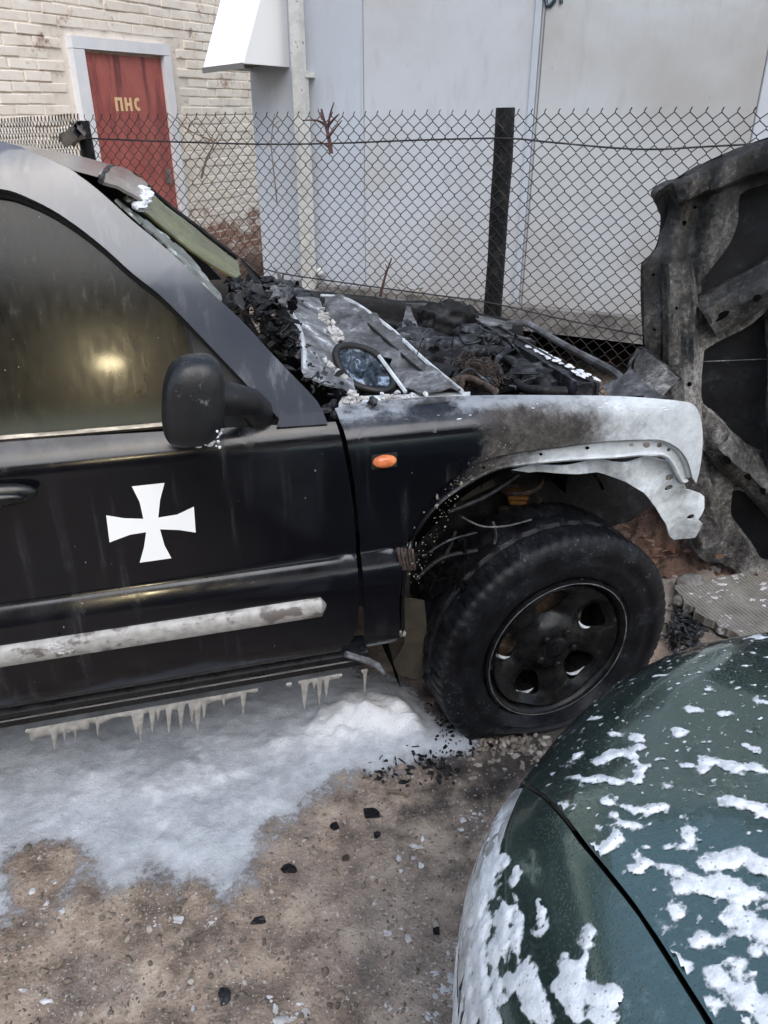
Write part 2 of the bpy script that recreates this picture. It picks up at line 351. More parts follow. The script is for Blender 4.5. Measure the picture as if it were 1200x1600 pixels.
p = NM('screen_glass', (.12, .125, .05), .22, Specular_IOR_Level=.6); n1 = p.noise(7, 6, .6); p.set('Base Color', p.ramp(n1, [(.3, (.06, .062, .025)), (.6, (.16, .165, .075)), (.8, (.26, .26, .15))])); M['screen_glass'] = p.m
p = NM('screen_edge', (.2, .22, .19), .3); n1 = p.noise(26, 6, .7); p.set('Base Color', p.ramp(n1, [(.35, (.06, .07, .06)), (.55, (.18, .2, .18)), (.66, (.75, .77, .76))])); M['screen_edge'] = p.m
p = NM('roof_paint', rough=.2); n1 = p.noise(6, 7, .65); n2 = p.vor(28, vec=p.co((.5, 1, 1)))
c2 = p.ramp(n1, [(.3, (.08, .072, .068)), (.55, (.19, .172, .165)), (.75, (.30, .285, .275))]); p.set('Base Color', p.mix(p.math('MULTIPLY', p.mr(n2, .14, .09), p.mr(p.noise(4, 3), .45, .6)), c2, (.85, .86, .88))); p.bump(n1, .2, .006); M['roof_paint'] = p.m
p = NM('mirror_glass', (.34, .37, .39), .06, 1.0); p.set('Roughness', p.ramp(p.noise(20, 5), [(.4, .04), (.7, .4)])); p.set('Base Color', p.ramp(p.noise(34, 6, .7, dist=.8), [(.40, (.03, .033, .034)), (.54, (.13, .14, .145)), (.62, (.55, .58, .6))])); M['mirror_glass'] = p.m
# tyre and rim
p = NM('tyre', rough=.6); n1 = p.noise(11, 8, .7); n2 = p.noise(120, 5, .75)
col = p.ramp(n1, [(.35, (.004, .004, .005)), (.58, (.009, .0095, .012)), (.7, (.035, .038, .045))])
col = p.mix(p.math('MULTIPLY', p.mr(n2, .57, .70), p.mr(n1, .44, .62)), col, (.15, .16, .18)); p.set('Base Color', col); p.set('Roughness', p.ramp(n1, [(.38, .30), (.62, .62)])); p.bump(n1, .35, .012).bump(n2, .35, .003); p.set('Specular IOR Level', .2); M['tyre'] = p.m
p = NM('rim', (.010, .010, .011), .3, .0); n1 = p.noise(16, 7, .65); p.set('Base Color', p.ramp(n1, [(.35, (.004, .004, .005)), (.6, (.012, .012, .012)), (.72, (.07, .062, .055))])); p.set('Roughness', p.ramp(n1, [(.35, .16), (.65, .42)])); p.bump(n1, .25, .006); p.set('Specular IOR Level', .22); M['rim'] = p.m
p = NM('rim_well', (.08, .05, .03), .6); p.set('Base Color', p.ramp(p.noise(12, 6), [(.3, (.02, .015, .012)), (.55, (.10, .065, .04)), (.72, (.5, .48, .46))])); M['rim_well'] = p.m
# green car paint
p = NM('green_paint', (.1, .17, .17), .3, .85, Coat_Weight=.6, Coat_Roughness=.05); n1 = p.noise(5, 6, .65, dist=.4); dr = p.vor(210); n3 = p.noise(70, 5, .7)
p.set('Base Color', p.mix(p.math('MULTIPLY', p.mr(n3, .5, .8), p.mr(n1, .35, .65)), (.125, .19, .175), (.34, .40, .375)))
p.set('Roughness', p.ramp(n1, [(.35, .13), (.65, .28)])); p.bump(p.mr(dr, .42, .2), .22, .0015).bump(n3, .05, .002); M['green_paint'] = p.m
p = NM('green_trim', (.012, .014, .018), .45); M['green_trim'] = p.m
p = NM('lens', (.5, .48, .45), .35); p.set('Base Color', p.ramp(p.noise(22, 5), [(.35, (.25, .24, .23)), (.65, (.75, .75, .75))])); M['lens'] = p.m
p = NM('dark_glass', (.012, .014, .014), .08); M['dark_glass'] = p.m
# white building, brick house, fence
def wallm(name, base, tint, amt):
    p = NM(name, rough=.6); a = p.noise(1.1, 6, .6, dist=.3); b = p.noise(9, 6, .65, vec=p.co((1, 1, .25))); c = p.vor(11, vec=p.co())
    col = p.mix(p.math('MULTIPLY', p.mr(a, .38, .66), amt), base, tint); col = p.mix(p.math('MULTIPLY', p.mr(b, .52, .70), .32), col, (.36, .35, .345))
    low = p.mr(p.math('ADD', p.xyz()[2], p.math('MULTIPLY', b, .5)), .95, .55); col = p.mix(p.math('MULTIPLY', low, .35), col, (.40, .36, .32))
    col = p.mix(p.math('MULTIPLY', p.mr(c, .06, .03), p.mr(p.noise(2.1, 2), .5, .6)), col, (.28, .26, .25))
    drip = p.math('MULTIPLY', p.mr(p.noise(16, 5, .6, vec=p.co((1, 1, .02))), .60, .72), p.mr(p.noise(1.6, 3), .45, .65)); col = p.mix(p.math('MULTIPLY', drip, .35), col, (.27, .25, .23)); p.set('Base Color', col); p.bump(a, .25, .03).bump(p.noise(80, 4), .05, .003); M[name] = p.m
wallm('panel_blue', (.50, .54, .61), (.42, .44, .48), .6); wallm('panel_mid', (.53, .555, .60), (.45, .435, .43), .8); wallm('panel_warm', (.52, .535, .555), (.41, .395, .38), .95); wallm('panel_end', (.58, .62, .69), (.53, .54, .56), .5)
p = NM('white_metal', (.86, .86, .86), .4); p.bump(p.noise(4, 3), .06, .02); M['white_metal'] = p.m
p = NM('hood_lining', (.16, .155, .15), .6); M['hood_lining'] = p.m
p = NM('pipe_paint', rough=.5); n1 = p.noise(14, 6, .65); p.set('Base Color', p.mix(p.mr(n1, .62, .70), p.ramp(n1, [(.3, (.42, .42, .40)), (.6, (.60, .60, .58))]), (.18, .11, .07))); M['pipe_paint'] = p.m
charred('concrete', [(.3, (.07, .065, .06)), (.5, (.17, .16, .15)), (.7, (.30, .285, .27))], 6, (.8, .95))
def wpos(p): return p.n('ShaderNodeNewGeometry').outputs['Position']
p = NM('brick', rough=.85); P_ = wpos(p); a = p.noise(1.5, 5, .65, vec=P_, dist=.3); b = p.noise(28, 6, .7, vec=P_); c = p.noise(6, 6, .7, vec=P_)
h = p.math('ADD', p.math('MULTIPLY', a, .55), p.math('ADD', p.math('MULTIPLY', c, .3), p.math('MULTIPLY', b, .15)))
cream = p.ramp(c, [(.3, (.76, .67, .58)), (.45, (.88, .80, .71)), (.7, (.93, .87, .79))])
z_ = p.n('ShaderNodeSeparateXYZ'); p.t.links.new(P_, z_.inputs[0])
h2 = p.math('ADD', h, p.mr(z_.outputs[2], .75, .35, 0.0, .16))
p.set('Base Color', p.mix(p.mr(h2, .555, .64), cream, p.ramp(b, [(.3, (.22, .11, .08)), (.7, (.42, .24, .18))]))); p.bump(c, .4, .01).bump(b, .3, .004); M['brick'] = p.m
p = NM('mortar', rough=.95); c = p.noise(9, 6, .7); p.set('Base Color', p.ramp(c, [(.33, (.50, .43, .36)), (.45, (.80, .72, .63)), (.7, (.90, .83, .75))])); p.bump(c, .5, .01); M['mortar'] = p.m
p = NM('whitewash', (.78, .79, .82), .8); p.set('Base Color', p.ramp(p.noise(5, 6), [(.3, (.78, .79, .83)), (.7, (.9, .91, .94))])); M['whitewash'] = p.m
p = NM('red_door', rough=.55); c = p.noise(9, 6, .65, vec=p.co((1, 1, .13))); d = p.noise(3, 5, .6); X = p.xyz()
run = p.math('MULTIPLY', p.mr(c, .48, .62), p.mr(X[2], 1.0, 2.1, .25, 1.0))
p.set('Base Color', p.mix(run, p.ramp(d, [(.3, (.36, .085, .075)), (.7, (.50, .15, .125))]), (.17, .045, .05))); p.bump(c, .15, .004); M['red_door'] = p.m
M['letter_yellow'] = NM('letter_yellow', (.88, .64, .36), .7).m
M['letter_blue'] = NM('letter_blue', (.02, .045, .07), .5).m
p = NM('wire', (.02, .02, .022), .55, .3); p.set('Base Color', p.ramp(p.noise(18, 4, vec=wpos(p)), [(.35, (.010, .010, .012)), (.6, (.035, .033, .034)), (.75, (.10, .075, .055))])); M['wire'] = p.m
p = NM('bark', rough=.85); p.set('Base Color', p.ramp(p.noise(40, 5), [(.3, (.035, .016, .014)), (.7, (.13, .06, .05))])); M['bark'] = p.m
p = NM('dry_stem', (.16, .12, .09), .85); M['dry_stem'] = p.m
p = NM('plastic_bag', (.012, .013, .016), .28); M['plastic_bag'] = p.m
p = NM('earth', rough=.9); c = p.noise(26, 8, .75); p.set('Base Color', p.ramp(c, [(.28, (.022, .013, .010)), (.5, (.11, .065, .046)), (.72, (.26, .17, .125))])); p.bump(c, .8, .02); M['earth'] = p.m
p = NM('ribbed_board', rough=.8); wv = p.n('ShaderNodeTexWave'); wv.bands_direction = 'X'; wv.inputs['Scale'].default_value = 21; wv.inputs['Distortion'].default_value = 1.2; wv.inputs['Detail Scale'].default_value = 4; p.t.links.new(p.co(), wv.inputs['Vector'])
c = p.noise(8, 7, .7); col = p.ramp(c, [(.3, (.055, .05, .045)), (.55, (.17, .155, .135)), (.75, (.30, .28, .255))]); col = p.mix(p.math('MULTIPLY', p.mr(wv.outputs['Fac'], .7, .95), .55), col, (.34, .31, .27))
col = p.mix(p.mr(p.noise(13, 6, .7), .62, .68), col, (.55, .55, .57)); p.set('Base Color', col); p.bump(wv.outputs['Fac'], .5, .004).bump(c, .4, .008); M['ribbed_board'] = p.m
p = NM('far_wall', rough=.85); c = p.noise(.8, 5); p.set('Base Color', p.ramp(c, [(.3, (.035, .03, .024)), (.7, (.065, .052, .038))])); M['far_wall'] = p.m
p = NM('lamp_lens', (1, .9, .7), .4); p.set('Emission Color', (1, .83, .5)); p.set('Emission Strength', 230.0); M['lamp_lens'] = p.m
M['lamp_metal'] = NM('lamp_metal', (.25, .26, .27), .5, .6).m
M['leaf'] = NM('leaf', (.05, .075, .03), .7).m

# ================================================================== SETTING
# ---- ground: one sheet, fine near the camera, out to the horizon
def axis(lo, hi, st, far):
    a = list(np.arange(lo, hi+1e-6, st)); d = st; x = hi; b = []
    while x < far: d *= 1.35; x += d; b.append(x)
    d = st; x = lo; c = []
    while x > -far: d *= 1.35; x -= d; c.append(x)
    return np.array(c[::-1]+a+b)
gxs = axis(-1.9, 1.9, .014, 150); gys = axis(.45, 3.3, .014, 150)
GX, GY = np.meshgrid(gxs, gys)
near = (np.abs(GX) < 4) & (GY > -2) & (GY < 6)
GZ = np.zeros(GX.shape); idx = np.argwhere(near); P3 = np.stack([GX[near], GY[near], np.zeros(near.sum())], 1)
def ground_h(P3):
    return fbm(P3, 2.2, 3, 1)*.008 + fbm(P3, 14, 4, 2)*.0045 + np.maximum(fbm(P3, 45, 3, 3), 0)*.004
GZ[near] = ground_h(P3)
n_, m_ = GX.shape
me = bpy.data.meshes.new('ground'); ii = np.arange(n_*m_).reshape(n_, m_)
fc = np.stack([ii[:-1, :-1], ii[:-1, 1:], ii[1:, 1:], ii[1:, :-1]], -1).reshape(-1, 4)
me.vertices.add(n_*m_); me.vertices.foreach_set('co', np.stack([GX, GY, GZ], -1).ravel())
me.loops.add(len(fc)*4); me.loops.foreach_set('vertex_index', fc.ravel()); me.polygons.add(len(fc)); me.polygons.foreach_set('loop_start', np.arange(0, len(fc)*4, 4)); me.update(calc_edges=True); me.validate()
ground = link_mesh('ground', me, M['ground'], None, 180); tag(ground, 'brown damp worn concrete and earth yard surface', kind='structure')

# ---- brick house at the back left
hp1 = at_y(101, 56, 7.15); hp2 = at_z(256, 71, hp1.z)
hu = (hp2-hp1); hu.z = 0; hu.normalize(); hn = Vector((hu.y, -hu.x, 0))          # along the wall, and out of it
H0 = Vector((hp1.x, hp1.y, 0)); hang = math.atan2(hu.y, hu.x)
house = empty('brick_house', H0, hang); tag(house, 'cream painted brick house with a red metal door at the back', 'house')
HI = (Matrix.Translation(H0) @ Matrix.Rotation(hang, 4, 'Z')).inverted()
def hpx(px, py):
    q = HI @ on_plane(px, py, H0, hn); return q.x, q.z
ul, zt = hpx(101, 56); ur, _ = hpx(256, 71)
d0, dz0 = hpx(123, 79); d1, dz1 = hpx(247, 86); dtop = (dz0+dz1)/2
MB().box((0.8, .146, 2.4), (9.6, .30, 4.8)).build('wall', M['mortar'], house)
MB().box((0.8, 1.5, 4.86), (10.2, 3.9, .12)).build('roof', M['concrete'], house)
brick_meshes = []
for k in range(8):
    bm = bmesh.new(); bmesh.ops.create_cube(bm, size=1)
    for v in bm.verts:
        v.co = Vector((v.co.x*.248+random.uniform(-.005, .005), v.co.y*.030+random.uniform(-.003, .003), v.co.z*.066+random.uniform(-.004, .004)))
    bmesh.ops.bevel(bm, geom=bm.edges[:], offset=.004, segments=1, affect='EDGES')
    mm = bpy.data.meshes.new('brick'); bm.to_mesh(mm); bm.free(); mm.materials.append(M['brick']); brick_meshes.append(mm)
    mm.polygons.foreach_set('use_smooth', [True]*len(mm.polygons)); mm.set_sharp_from_angle(angle=math.radians(20))
cam_inv = cam.matrix_basis.inverted()
def project(p):
    q = cam_inv @ p; return 600+FPX*q.x/-q.z, 800-FPX*q.y/-q.z
HW = HI.inverted(); cand = []; row = 0; z = .10
while z < 4.2:
    x = -1.9 + (row % 2)*.13
    while x < 4.2:
        if not (ul-.13 < x < ur+.13 and z < zt+.03):
            px, py = project(HW @ Vector((x, 0, z))); vis = -25 < px < 412 and -20 < py < 440
            hid = (px < 150 and py > 245) or (px < 330 and py > 200+max(0, px-60)*.85)
            if vis: cand.append((0 if not hid else 1, x, z))
            elif -300 < px < 700 and -300 < py < 600: cand.append((2, x, z))
        x += .262+random.uniform(-.004, .004)
    z += .0775; row += 1
cand.sort(key=lambda c: c[0]); rest = MB()
for i, (k, x, z) in enumerate(cand):
    mm = random.choice(brick_meshes); y = random.uniform(-.004, .008)
    if i < 300 and k == 0:
        o = bpy.data.objects.new('brick', mm); C.objects.link(o); o.parent = house; o.location = (x, y, z); o.rotation_euler = (0, random.uniform(-.012, .012), random.uniform(-.01, .01))
    else:
        rest.add([v.co+Vector((x, y, z)) for v in mm.vertices], [tuple(p.vertices) for p in mm.polygons])
tag(rest.build('more_bricks', M['brick'], house, 20), kind='stuff')
# door with its whitewashed surround
dm = MB(); dm.box(((ul+d0)/2-.003, -.035, dtop/2), (d0-ul, .07, dtop)); dm.box(((ur+d1)/2+.003, -.035, dtop/2), (ur-d1, .07, dtop)); dm.box(((ul+ur)/2, -.036, (zt+dtop)/2+.004), (ur-ul, .072, zt-dtop))
dm.build('door_surround', M['whitewash'], house)
MB().box((d1-.10, -.045, 1.02), (.03, .05, .12)).build('handle_plate', M['lamp_metal'], house)
hdoor = MB().box(((d0+d1)/2, -.012, dtop/2-.01), (d1-d0-.012, .03, dtop-.02)).build('door', M['red_door'], house); hdoor['label'] = 'red metal door with yellow stencilled letters'
for zz in (.30, 1.05, dtop-.16): MB().box((d0+.02, -.04, zz), (.03, .03, .12)).build('hinge', M['red_door'], hdoor)
# stencilled letters П Н С
def hbar(mb, a, b, t):
    a = Vector((a[0], 0, a[1])); b = Vector((b[0], 0, b[1])); d = (b-a); L = d.length; an = math.atan2(d.z, d.x)
    mb.box(((a.x+b.x)/2, -.030, (a.z+b.z)/2), (L, .004, t), Matrix.Rotation(-an, 3, 'Y'))
lx0, lz1 = hpx(175, 152); lx1, lz0 = hpx(217, 169); lw = (lx1-lx0); lh = .105; lz0 = lz1-lh; cw = lw*.27; t = .024
def letter(kind, x):
    mb = MB()
    if kind == 'P':
        mb.box((x+t/2, -.030, lz0+lh/2), (t, .004, lh)); mb.box((x+cw-t/2, -.030, lz0+lh/2), (t, .004, lh)); mb.box((x+cw/2, -.0295, lz1-.012), (cw-t, .003, .024))
    if kind == 'N':
        mb.box((x+t/2, -.030, lz0+lh/2), (t, .004, lh)); mb.box((x+cw-t/2, -.030, lz0+lh/2), (t, .004, lh)); mb.box((x+cw/2, -.0295, lz0+lh/2), (cw-t, .003, .022))
    if kind == 'C':
        pts = [(x+cw/2+(cw/2-t/2)*math.cos(a), lz0+lh/2+(lh/2-.012)*math.sin(a)) for a in [math.radians(50+260*i/10) for i in range(11)]]
        for a, b in zip(pts, pts[1:]): hbar(mb, a, b, .026)
    mb.build('painted_letter', M['letter_yellow'], hdoor)
for kd, q in (('P', 0), ('N', .37), ('C', .74)): letter(kd, lx0+lw*q)
# grey earth bank at the foot of the brick wall
bk = MB(); q0 = hpx(330, 380)
for k in range(9): bk.blob((1.2+k*.35, -.25, .02), (.3, .22, .14), .3, k, 3)
tag(bk.build('earth_bank', M['earth'], house, 180), kind='stuff')

# ---- white metal building behind the fence
PZ = .48
b1 = at_z(412, 433, PZ); b2 = at_z(1000, 493, PZ); bu = (b2-b1); bu.z = 0; bu.normalize(); bn = Vector((bu.y, -bu.x, 0)); bang = math.atan2(bu.y, bu.x)
bld = empty('metal_building', (b1.x, b1.y, 0), bang); tag(bld, 'white metal panelled building behind the chain-link fence', 'building')
BM = Matrix.Translation((b1.x, b1.y, 0)) @ Matrix.Rotation(bang, 4, 'Z'); BI = BM.inverted()
def bpx(px, py, out=0.0):
    q = BI @ on_plane(px, py, Vector((b1.x, b1.y, 0))+bn*out, bn); return q.x, q.z
BL = 6.2; BT = 3.9
seams = [0.0, bpx(569, 250)[0], bpx(828, 250)[0], bpx(1192, 120)[0], bpx(1192, 120)[0]+1.15, BL]
mats = ['panel_blue', 'panel_mid', 'panel_warm', 'panel_end', 'panel_mid']
MB().box((BL/2, 1.28, (PZ+BT)/2+.01), (BL-.02, 2.5, BT-PZ-.02)).build('wall', M['hood_lining'], bld)
for i in range(5):
    x0, x1 = seams[i]+.0018, seams[i+1]-.0018
    bm = bmesh.new(); bmesh.ops.create_cube(bm, size=1)
    for v in bm.verts: v.co = Vector(((x0+x1)/2+v.co.x*(x1-x0), .012+v.co.y*.03, (PZ+BT)/2+v.co.z*(BT-PZ)))
    bmesh.ops.bevel(bm, geom=[e for e in bm.edges if abs(e.verts[0].co.z-e.verts[1].co.z) > 1], offset=.006, segments=3, affect='EDGES')
    mm = bpy.data.meshes.new('panel'); bm.to_mesh(mm); bm.free(); link_mesh('panel', mm, M[mats[i]], bld, 30)
MB().box((seams[2]-.015, -.008, (PZ+BT)/2), (.035, .01, BT-PZ)).build('cover_strip', M['panel_blue'], bld)
MB().box((seams[2]+.022, -.006, (PZ+BT)/2), (.004, .006, BT-PZ)).build('seal', M['hood_lining'], bld)
pl = MB(); pl.box((BL/2, 1.2, PZ-.075), (BL+.1, 2.56, .148)); pl.build('plinth', M['concrete'], bld)
pl = MB()
for k in range(5): pl.box((.3+k*1.45, 1.3, .165), (.28, 2.2, .33))
pl.build('footing', M['char_black'], bld)
MB().box((BL/2, 2.5, .2), (BL-.1, .06, .40)).build('back_skirt', M['char_black'], bld)
MB().box((BL/2, 1.25, BT+.06), (BL+.3, 2.9, .12)).build('roof', M['concrete'], bld)
# rain hood over the vent
o_ = .50; xw1 = bpx(453, 105)[0]; zb = bpx(453, 105)[1]; xw0 = xw1-.30; zt_ = zb+.62
hv = [(xw0, -.004, zb-.02), (xw1, -.004, zb), (xw1, -o_, zb), (xw0, -o_, zb-.02), (xw0, -.004, zt_), (xw1, -.004, zt_), (xw1, -.10, zt_), (xw0, -.10, zt_)]
hood_o = MB().add(hv, [(2, 3, 7, 6), (1, 2, 6, 5), (0, 4, 7, 3), (4, 5, 6, 7)])
me = bpy.data.meshes.new('rain_hood'); me.from_pydata(hood_o.v, [], hood_o.f); bm = bmesh.new(); bm.from_mesh(me); bmesh.ops.recalc_face_normals(bm, faces=bm.faces[:]); bmesh.ops.solidify(bm, geom=bm.faces[:], thickness=.006); bm.to_mesh(me); bm.free()
rh = link_mesh('rain_hood', me, M['white_metal'], bld, 20)
MB().box(((xw0+xw1)/2, -o_-.004, zb-.022), (.30, .012, .03), Matrix.Rotation(-.066, 3, 'Y')).build('lip', M['hood_lining'], rh)
mb = MB()
for k in range(5): mb.box(((xw0+xw1)/2, -.06-k*.095, zb+.012), (.29, .03, .006), Matrix.Rotation(-.066, 3, 'Y'))
mb.build('grille_bars', M['hood_lining'], rh)
MB().box(((xw0+xw1)/2, -.22, zb+.05), (.27, .38, .006)).build('filter', M['gap'], rh)
# drain pipe in front of the wall
pp = []
for (px, py) in ((452, -60), (462, 60), (468, 110), (478, 240), (489, 430)):
    x, z = bpx(px, py, .09); pp.append((x, -.09, z))
pp = [pp[0], (pp[2][0], -.09, pp[2][2]), (pp[4][0]+.0, -.09, pp[4][2]), (pp[4][0], -.09, .2)]
pipe = MB(); xm = pp[2][0]; pipe.box((pp[1][0]-.005, -.09, (pp[1][2]+BT)/2), (.072, .06, BT-pp[1][2])); pipe.box((pp[1][0]+.004, -.0915, pp[1][2]/2), (.082, .062, pp[1][2])); pipe.build('drain_pipe', M['pipe_paint'], bld)
x, z = bpx(481, 117, .05); MB().box((x, -.05, z), (.05, .10, .03)).build('pipe_bracket', M['pipe_paint'], bld)
for a, b in ((500, 425), (473, 417)):
    x, z = bpx(a, b, .05); MB().blob((x, -.05, z), .03, .1, 1, 2).build('pipe_cap', M['pipe_paint'], bld)
# brushed letters high on the wall, only their feet are in view
def stroke(px, out=.009):
    return [Vector((bpx(a, b, .006)[0], -out, bpx(a, b, .006)[1])) for a, b in px]
MB().tube(stroke([(856, -40), (853, -20), (853, 0), (855, 9), (860, 9), (866, 2), (869, -8), (866, -22), (858, -26)]), .011, 6).build('painted_letter', M['letter_blue'], bld)
MB().tube(stroke([(876, -40), (877, -15), (877, 5)]), .010, 6).build('painted_letter', M['letter_blue'], bld)

# ---- chain-link fence
def fence_run(parent, A, B, ztA, ztB, zbot, width, wr, frayed=0.0, hgt=.060):
    A = Vector((A.x, A.y, 0)); B = Vector((B.x, B.y, 0)); L = (B-A).length; u = (B-A)/L; nrm = Vector((u.y, -u.x, 0)); ns = int(L/width*1.0)
    mb = MB(); half = width/2
    for i in range(ns):
        x0 = (i+.5)*width; zt = ztA+(ztB-ztA)*x0/L; rows = int((zt-zbot)/(hgt/2)); pts = []
        for r in range(rows+1):
            side = 1 if (r+i) % 2 else -1
            xx = x0+side*(half*1.04); zz = zt-r*hgt/2
            sag = .018*math.sin(xx*2.3+1)*math.sin((zz)*3.1)+.012*mn.noise(Vector((xx*3, zz*3, 4)))
            jx = .006*mn.noise(Vector((xx*4, zz*4, 9)))
            for dz_ in (.0028, -.0028): pts.append(A+u*(xx+jx)+nrm*(sag+side*.002*(1 if r % 4 < 2 else -1))+Vector((0, 0, zz+dz_+.006*mn.noise(Vector((xx*3, zz*2, 1))))))
        top = pts[0]+Vector((0, 0, .012))+u*.006
        mb.tube([top]+pts, wr, 4, False)
    return mb, u, nrm
fA = at_y(1000, 172, 3.5); fB = at_y(450, 174, 4.08); fd = (fB-fA); fd.z = 0; fd.normalize(); fnv = Vector((fd.y, -fd.x, 0))
def fpx(px, py): return on_plane(px, py, Vector((fA.x, fA.y, 0)), fnv)
fl = fpx(128, 182); fr = fpx(1480, 165)
fence = empty('chain_link_fence', (0, 0, 0)); tag(fence, 'sagging chain-link fence on a black post in front of the white building', 'fence')
mb, fu, fn2 = fence_run(fence, fl, fr, fl.z-.005, 1.565, .30, .0288, .0020); tag(mb.build('wire_mesh', M['wire'], fence, 60), kind='stuff')
fc0 = at_y(-120, 196, 7.4)
mb, _, _ = fence_run(fence, fc0, fl, fc0.z, fl.z, .6, .0288, .0021); tag(mb.build('wire_mesh', M['wire'], fence, 60), kind='stuff')
off = fn2*(-.012) if fn2.y > 0 else fn2*.012
def fw(pts, r, name):
    q = [fpx(a, b)+off for a, b in pts]; MB().tube(cr(q, 6), r, 6).build(name, M['wire'], fence)
fw([(140, 216), (260, 221), (400, 225), (520, 224), (650, 219), (786, 216), (860, 222), (960, 231), (1030, 233), (1120, 228), (1300, 219)], .0042, 'top_wire')
fw([(300, 385), (370, 400), (430, 424), (560, 444), (680, 460), (775, 474), (880, 498), (1003, 523), (1150, 550)], .0036, 'tension_wire')
pt = fpx(786, 172); pb = fpx(764, 480)
def post(p, top, r, name='post'):
    mb = MB(); bm_pts = []
    for k in range(9):
        zz = -.1+(top+.1)*k/8; bm_pts.append((p.x+.002*math.sin(k*3), p.y, zz))
    mb.tube(bm_pts, [r*(1.0+.03*math.sin(k*2.1)) for k in range(9)], 10); return mb.build(name, M['char_black'], fence, 50)
pc = (pt+pb)/2; post(Vector((pt.x, pt.y, 0))-off*4.0, pt.z+.01, .043)
post(Vector((fl.x, fl.y, 0)), fl.z-.02, .035)
pr_ = fpx(1440, 170); post(Vector((pr_.x, pr_.y, 0)), 1.57, .043)

# ---- things caught in the fence
def twig(name, label, trunk, branches, mat, r0, cat='twig'):
    mb = MB(); T = [fpx(a, b)+off*2.2 for a, b in trunk]; mb.tube(cr(T, 3), [r0*(1-.6*i/(3*(len(T)-1))) for i in range(3*(len(T)-1)+1)], 5)
    for i, b in enumerate(branches):
        q = [fpx(a, c)+off*(2.2+.8*math.sin(i*2+k)) for k, (a, c) in enumerate(b)]
        mb.tube(cr(q, 3), [r0*.6*(1-.7*k/(3*(len(q)-1))) for k in range(3*(len(q)-1)+1)], 4)
    o = mb.build(name, mat, None, 60); tag(o, label, cat); return o
twig('broken_twig', 'broken reddish-brown twig stuck in the top of the fence', [(521, 240), (517, 212), (510, 188), (506, 170)], [[(515, 205), (521, 178), (527, 160)], [(518, 214), (528, 200), (537, 188)], [(519, 232), (508, 224), (497, 219)], [(512, 196), (500, 188), (478, 188)], [(509, 186), (503, 176), (500, 170)], [(516, 196), (526, 184), (533, 178)]], M['bark'], .011)
twig('dry_vine', 'thin dry vine with curled tendrils hanging in the fence by the brick wall', [(319, 278), (327, 248), (338, 224), (322, 214), (304, 206)], [[(338, 222), (328, 205), (316, 194), (310, 190)], [(322, 214), (312, 200), (305, 196), (308, 190)], [(335, 224), (345, 210), (341, 198)], [(304, 206), (290, 196), (280, 186), (262, 172)], [(300, 204), (303, 192), (312, 186), (320, 192)]], M['dry_stem'], .006, 'vine')
twig('leaning_stick', 'thin dark stick leaning upright behind the engine bay', [(597, 462), (605, 430), (615, 402)], [[(605, 430), (609, 418), (606, 411)]], M['bark'], .008, 'stick')
twig('bramble_stem', 'small tangled bramble stem low in the fence by the stick', [(655, 466), (659, 452), (664, 448), (650, 452)], [[(650, 452), (636, 446), (628, 437), (632, 428)], [(636, 446), (624, 440), (615, 428)]], M['dry_stem'], .004, 'stem')
twig('hanging_stem', 'long thin dry stem hanging in the fence below the rain hood', [(437, 318), (432, 270), (428, 230), (430, 200), (433, 178)], [[(430, 200), (440, 190), (448, 189)]], M['dry_stem'], .0035, 'stem')
bag = MB(); rr = random.Random(4)
bq = fpx(112, 206)+off*3
for k in range(15):
    a = at_y(rr.uniform(90, 108), rr.uniform(212, 222), bq.y-.03); b = at_y(rr.uniform(108, 124), rr.uniform(198, 206), bq.y-.05-.02*k); c = at_y(rr.uniform(104, 136), rr.uniform(184, 218), bq.y-.02)
    d = at_y(c.x*0+rr.uniform(112, 132), rr.uniform(186, 222), bq.y)
    W = [cr([a, b, c], 3), cr([a+Vector((.02, .02, -.03)), b+Vector((.03, 0, -.035)), d], 3)]
    bag.add(*grid_mesh(W))
bag.blob(at_y(108, 212, bq.y), (.045, .03, .018), .6, 2, 3)
ob = bag.build('plastic_bag', M['plastic_bag'], None, 40); tag(ob, 'crumpled black plastic scrap caught on the fence above the car roof', 'plastic scrap')

# ---- behind the photographer: what the side window mirrors
back = empty('apartment_house', (0, -13.5, 0)); tag(back, 'brown house front mirrored dimly in the side window', 'house')
MB().box((0, -4, 4.0), (30, 8, 8.0)).build('wall', M['far_wall'], back)
for i in range(7):
    for j in range(2):
        wq = MB().box((-12+i*4, .02, 2.0+j*3.2), (1.3, .1, 1.5)).build('window', M['dark_glass'], back)
        MB().box((-12+i*4, .06, 1.2+j*3.2), (1.5, .14, .06)).build('sill', M['whitewash'], wq)
rd = ray(172, 577); nw = (CM.to_3x3() @ Vector((0, -1, .285))).normalized(); rf = (rd-2*rd.dot(nw)*nw).normalized(); wp = CM @ car(172, 577, .10)
lp = wp + rf*((-8.0-wp.y)/rf.y)
lamp = empty('street_lamp', (lp.x+.6, lp.y, 0)); tag(lamp, 'lit warm street lamp mirrored in the side window', 'street lamp')
mb = MB().tube([(0, 0, 0), (0, 0, lp.z-.2), (-.05, 0, lp.z+.1), (-.3, .02, lp.z+.19)], [.06, .05, .04, .03], 8); mb.build('pole', M['lamp_metal'], lamp)
MB().box((-.6, .0, lp.z+.1), (.8, .24, .10)).build('head', M['lamp_metal'], lamp)
MB().blob((-.6, .06, lp.z), (.19, .1, .06), .0, 0, 2).build('lens', M['lamp_lens'], lamp)

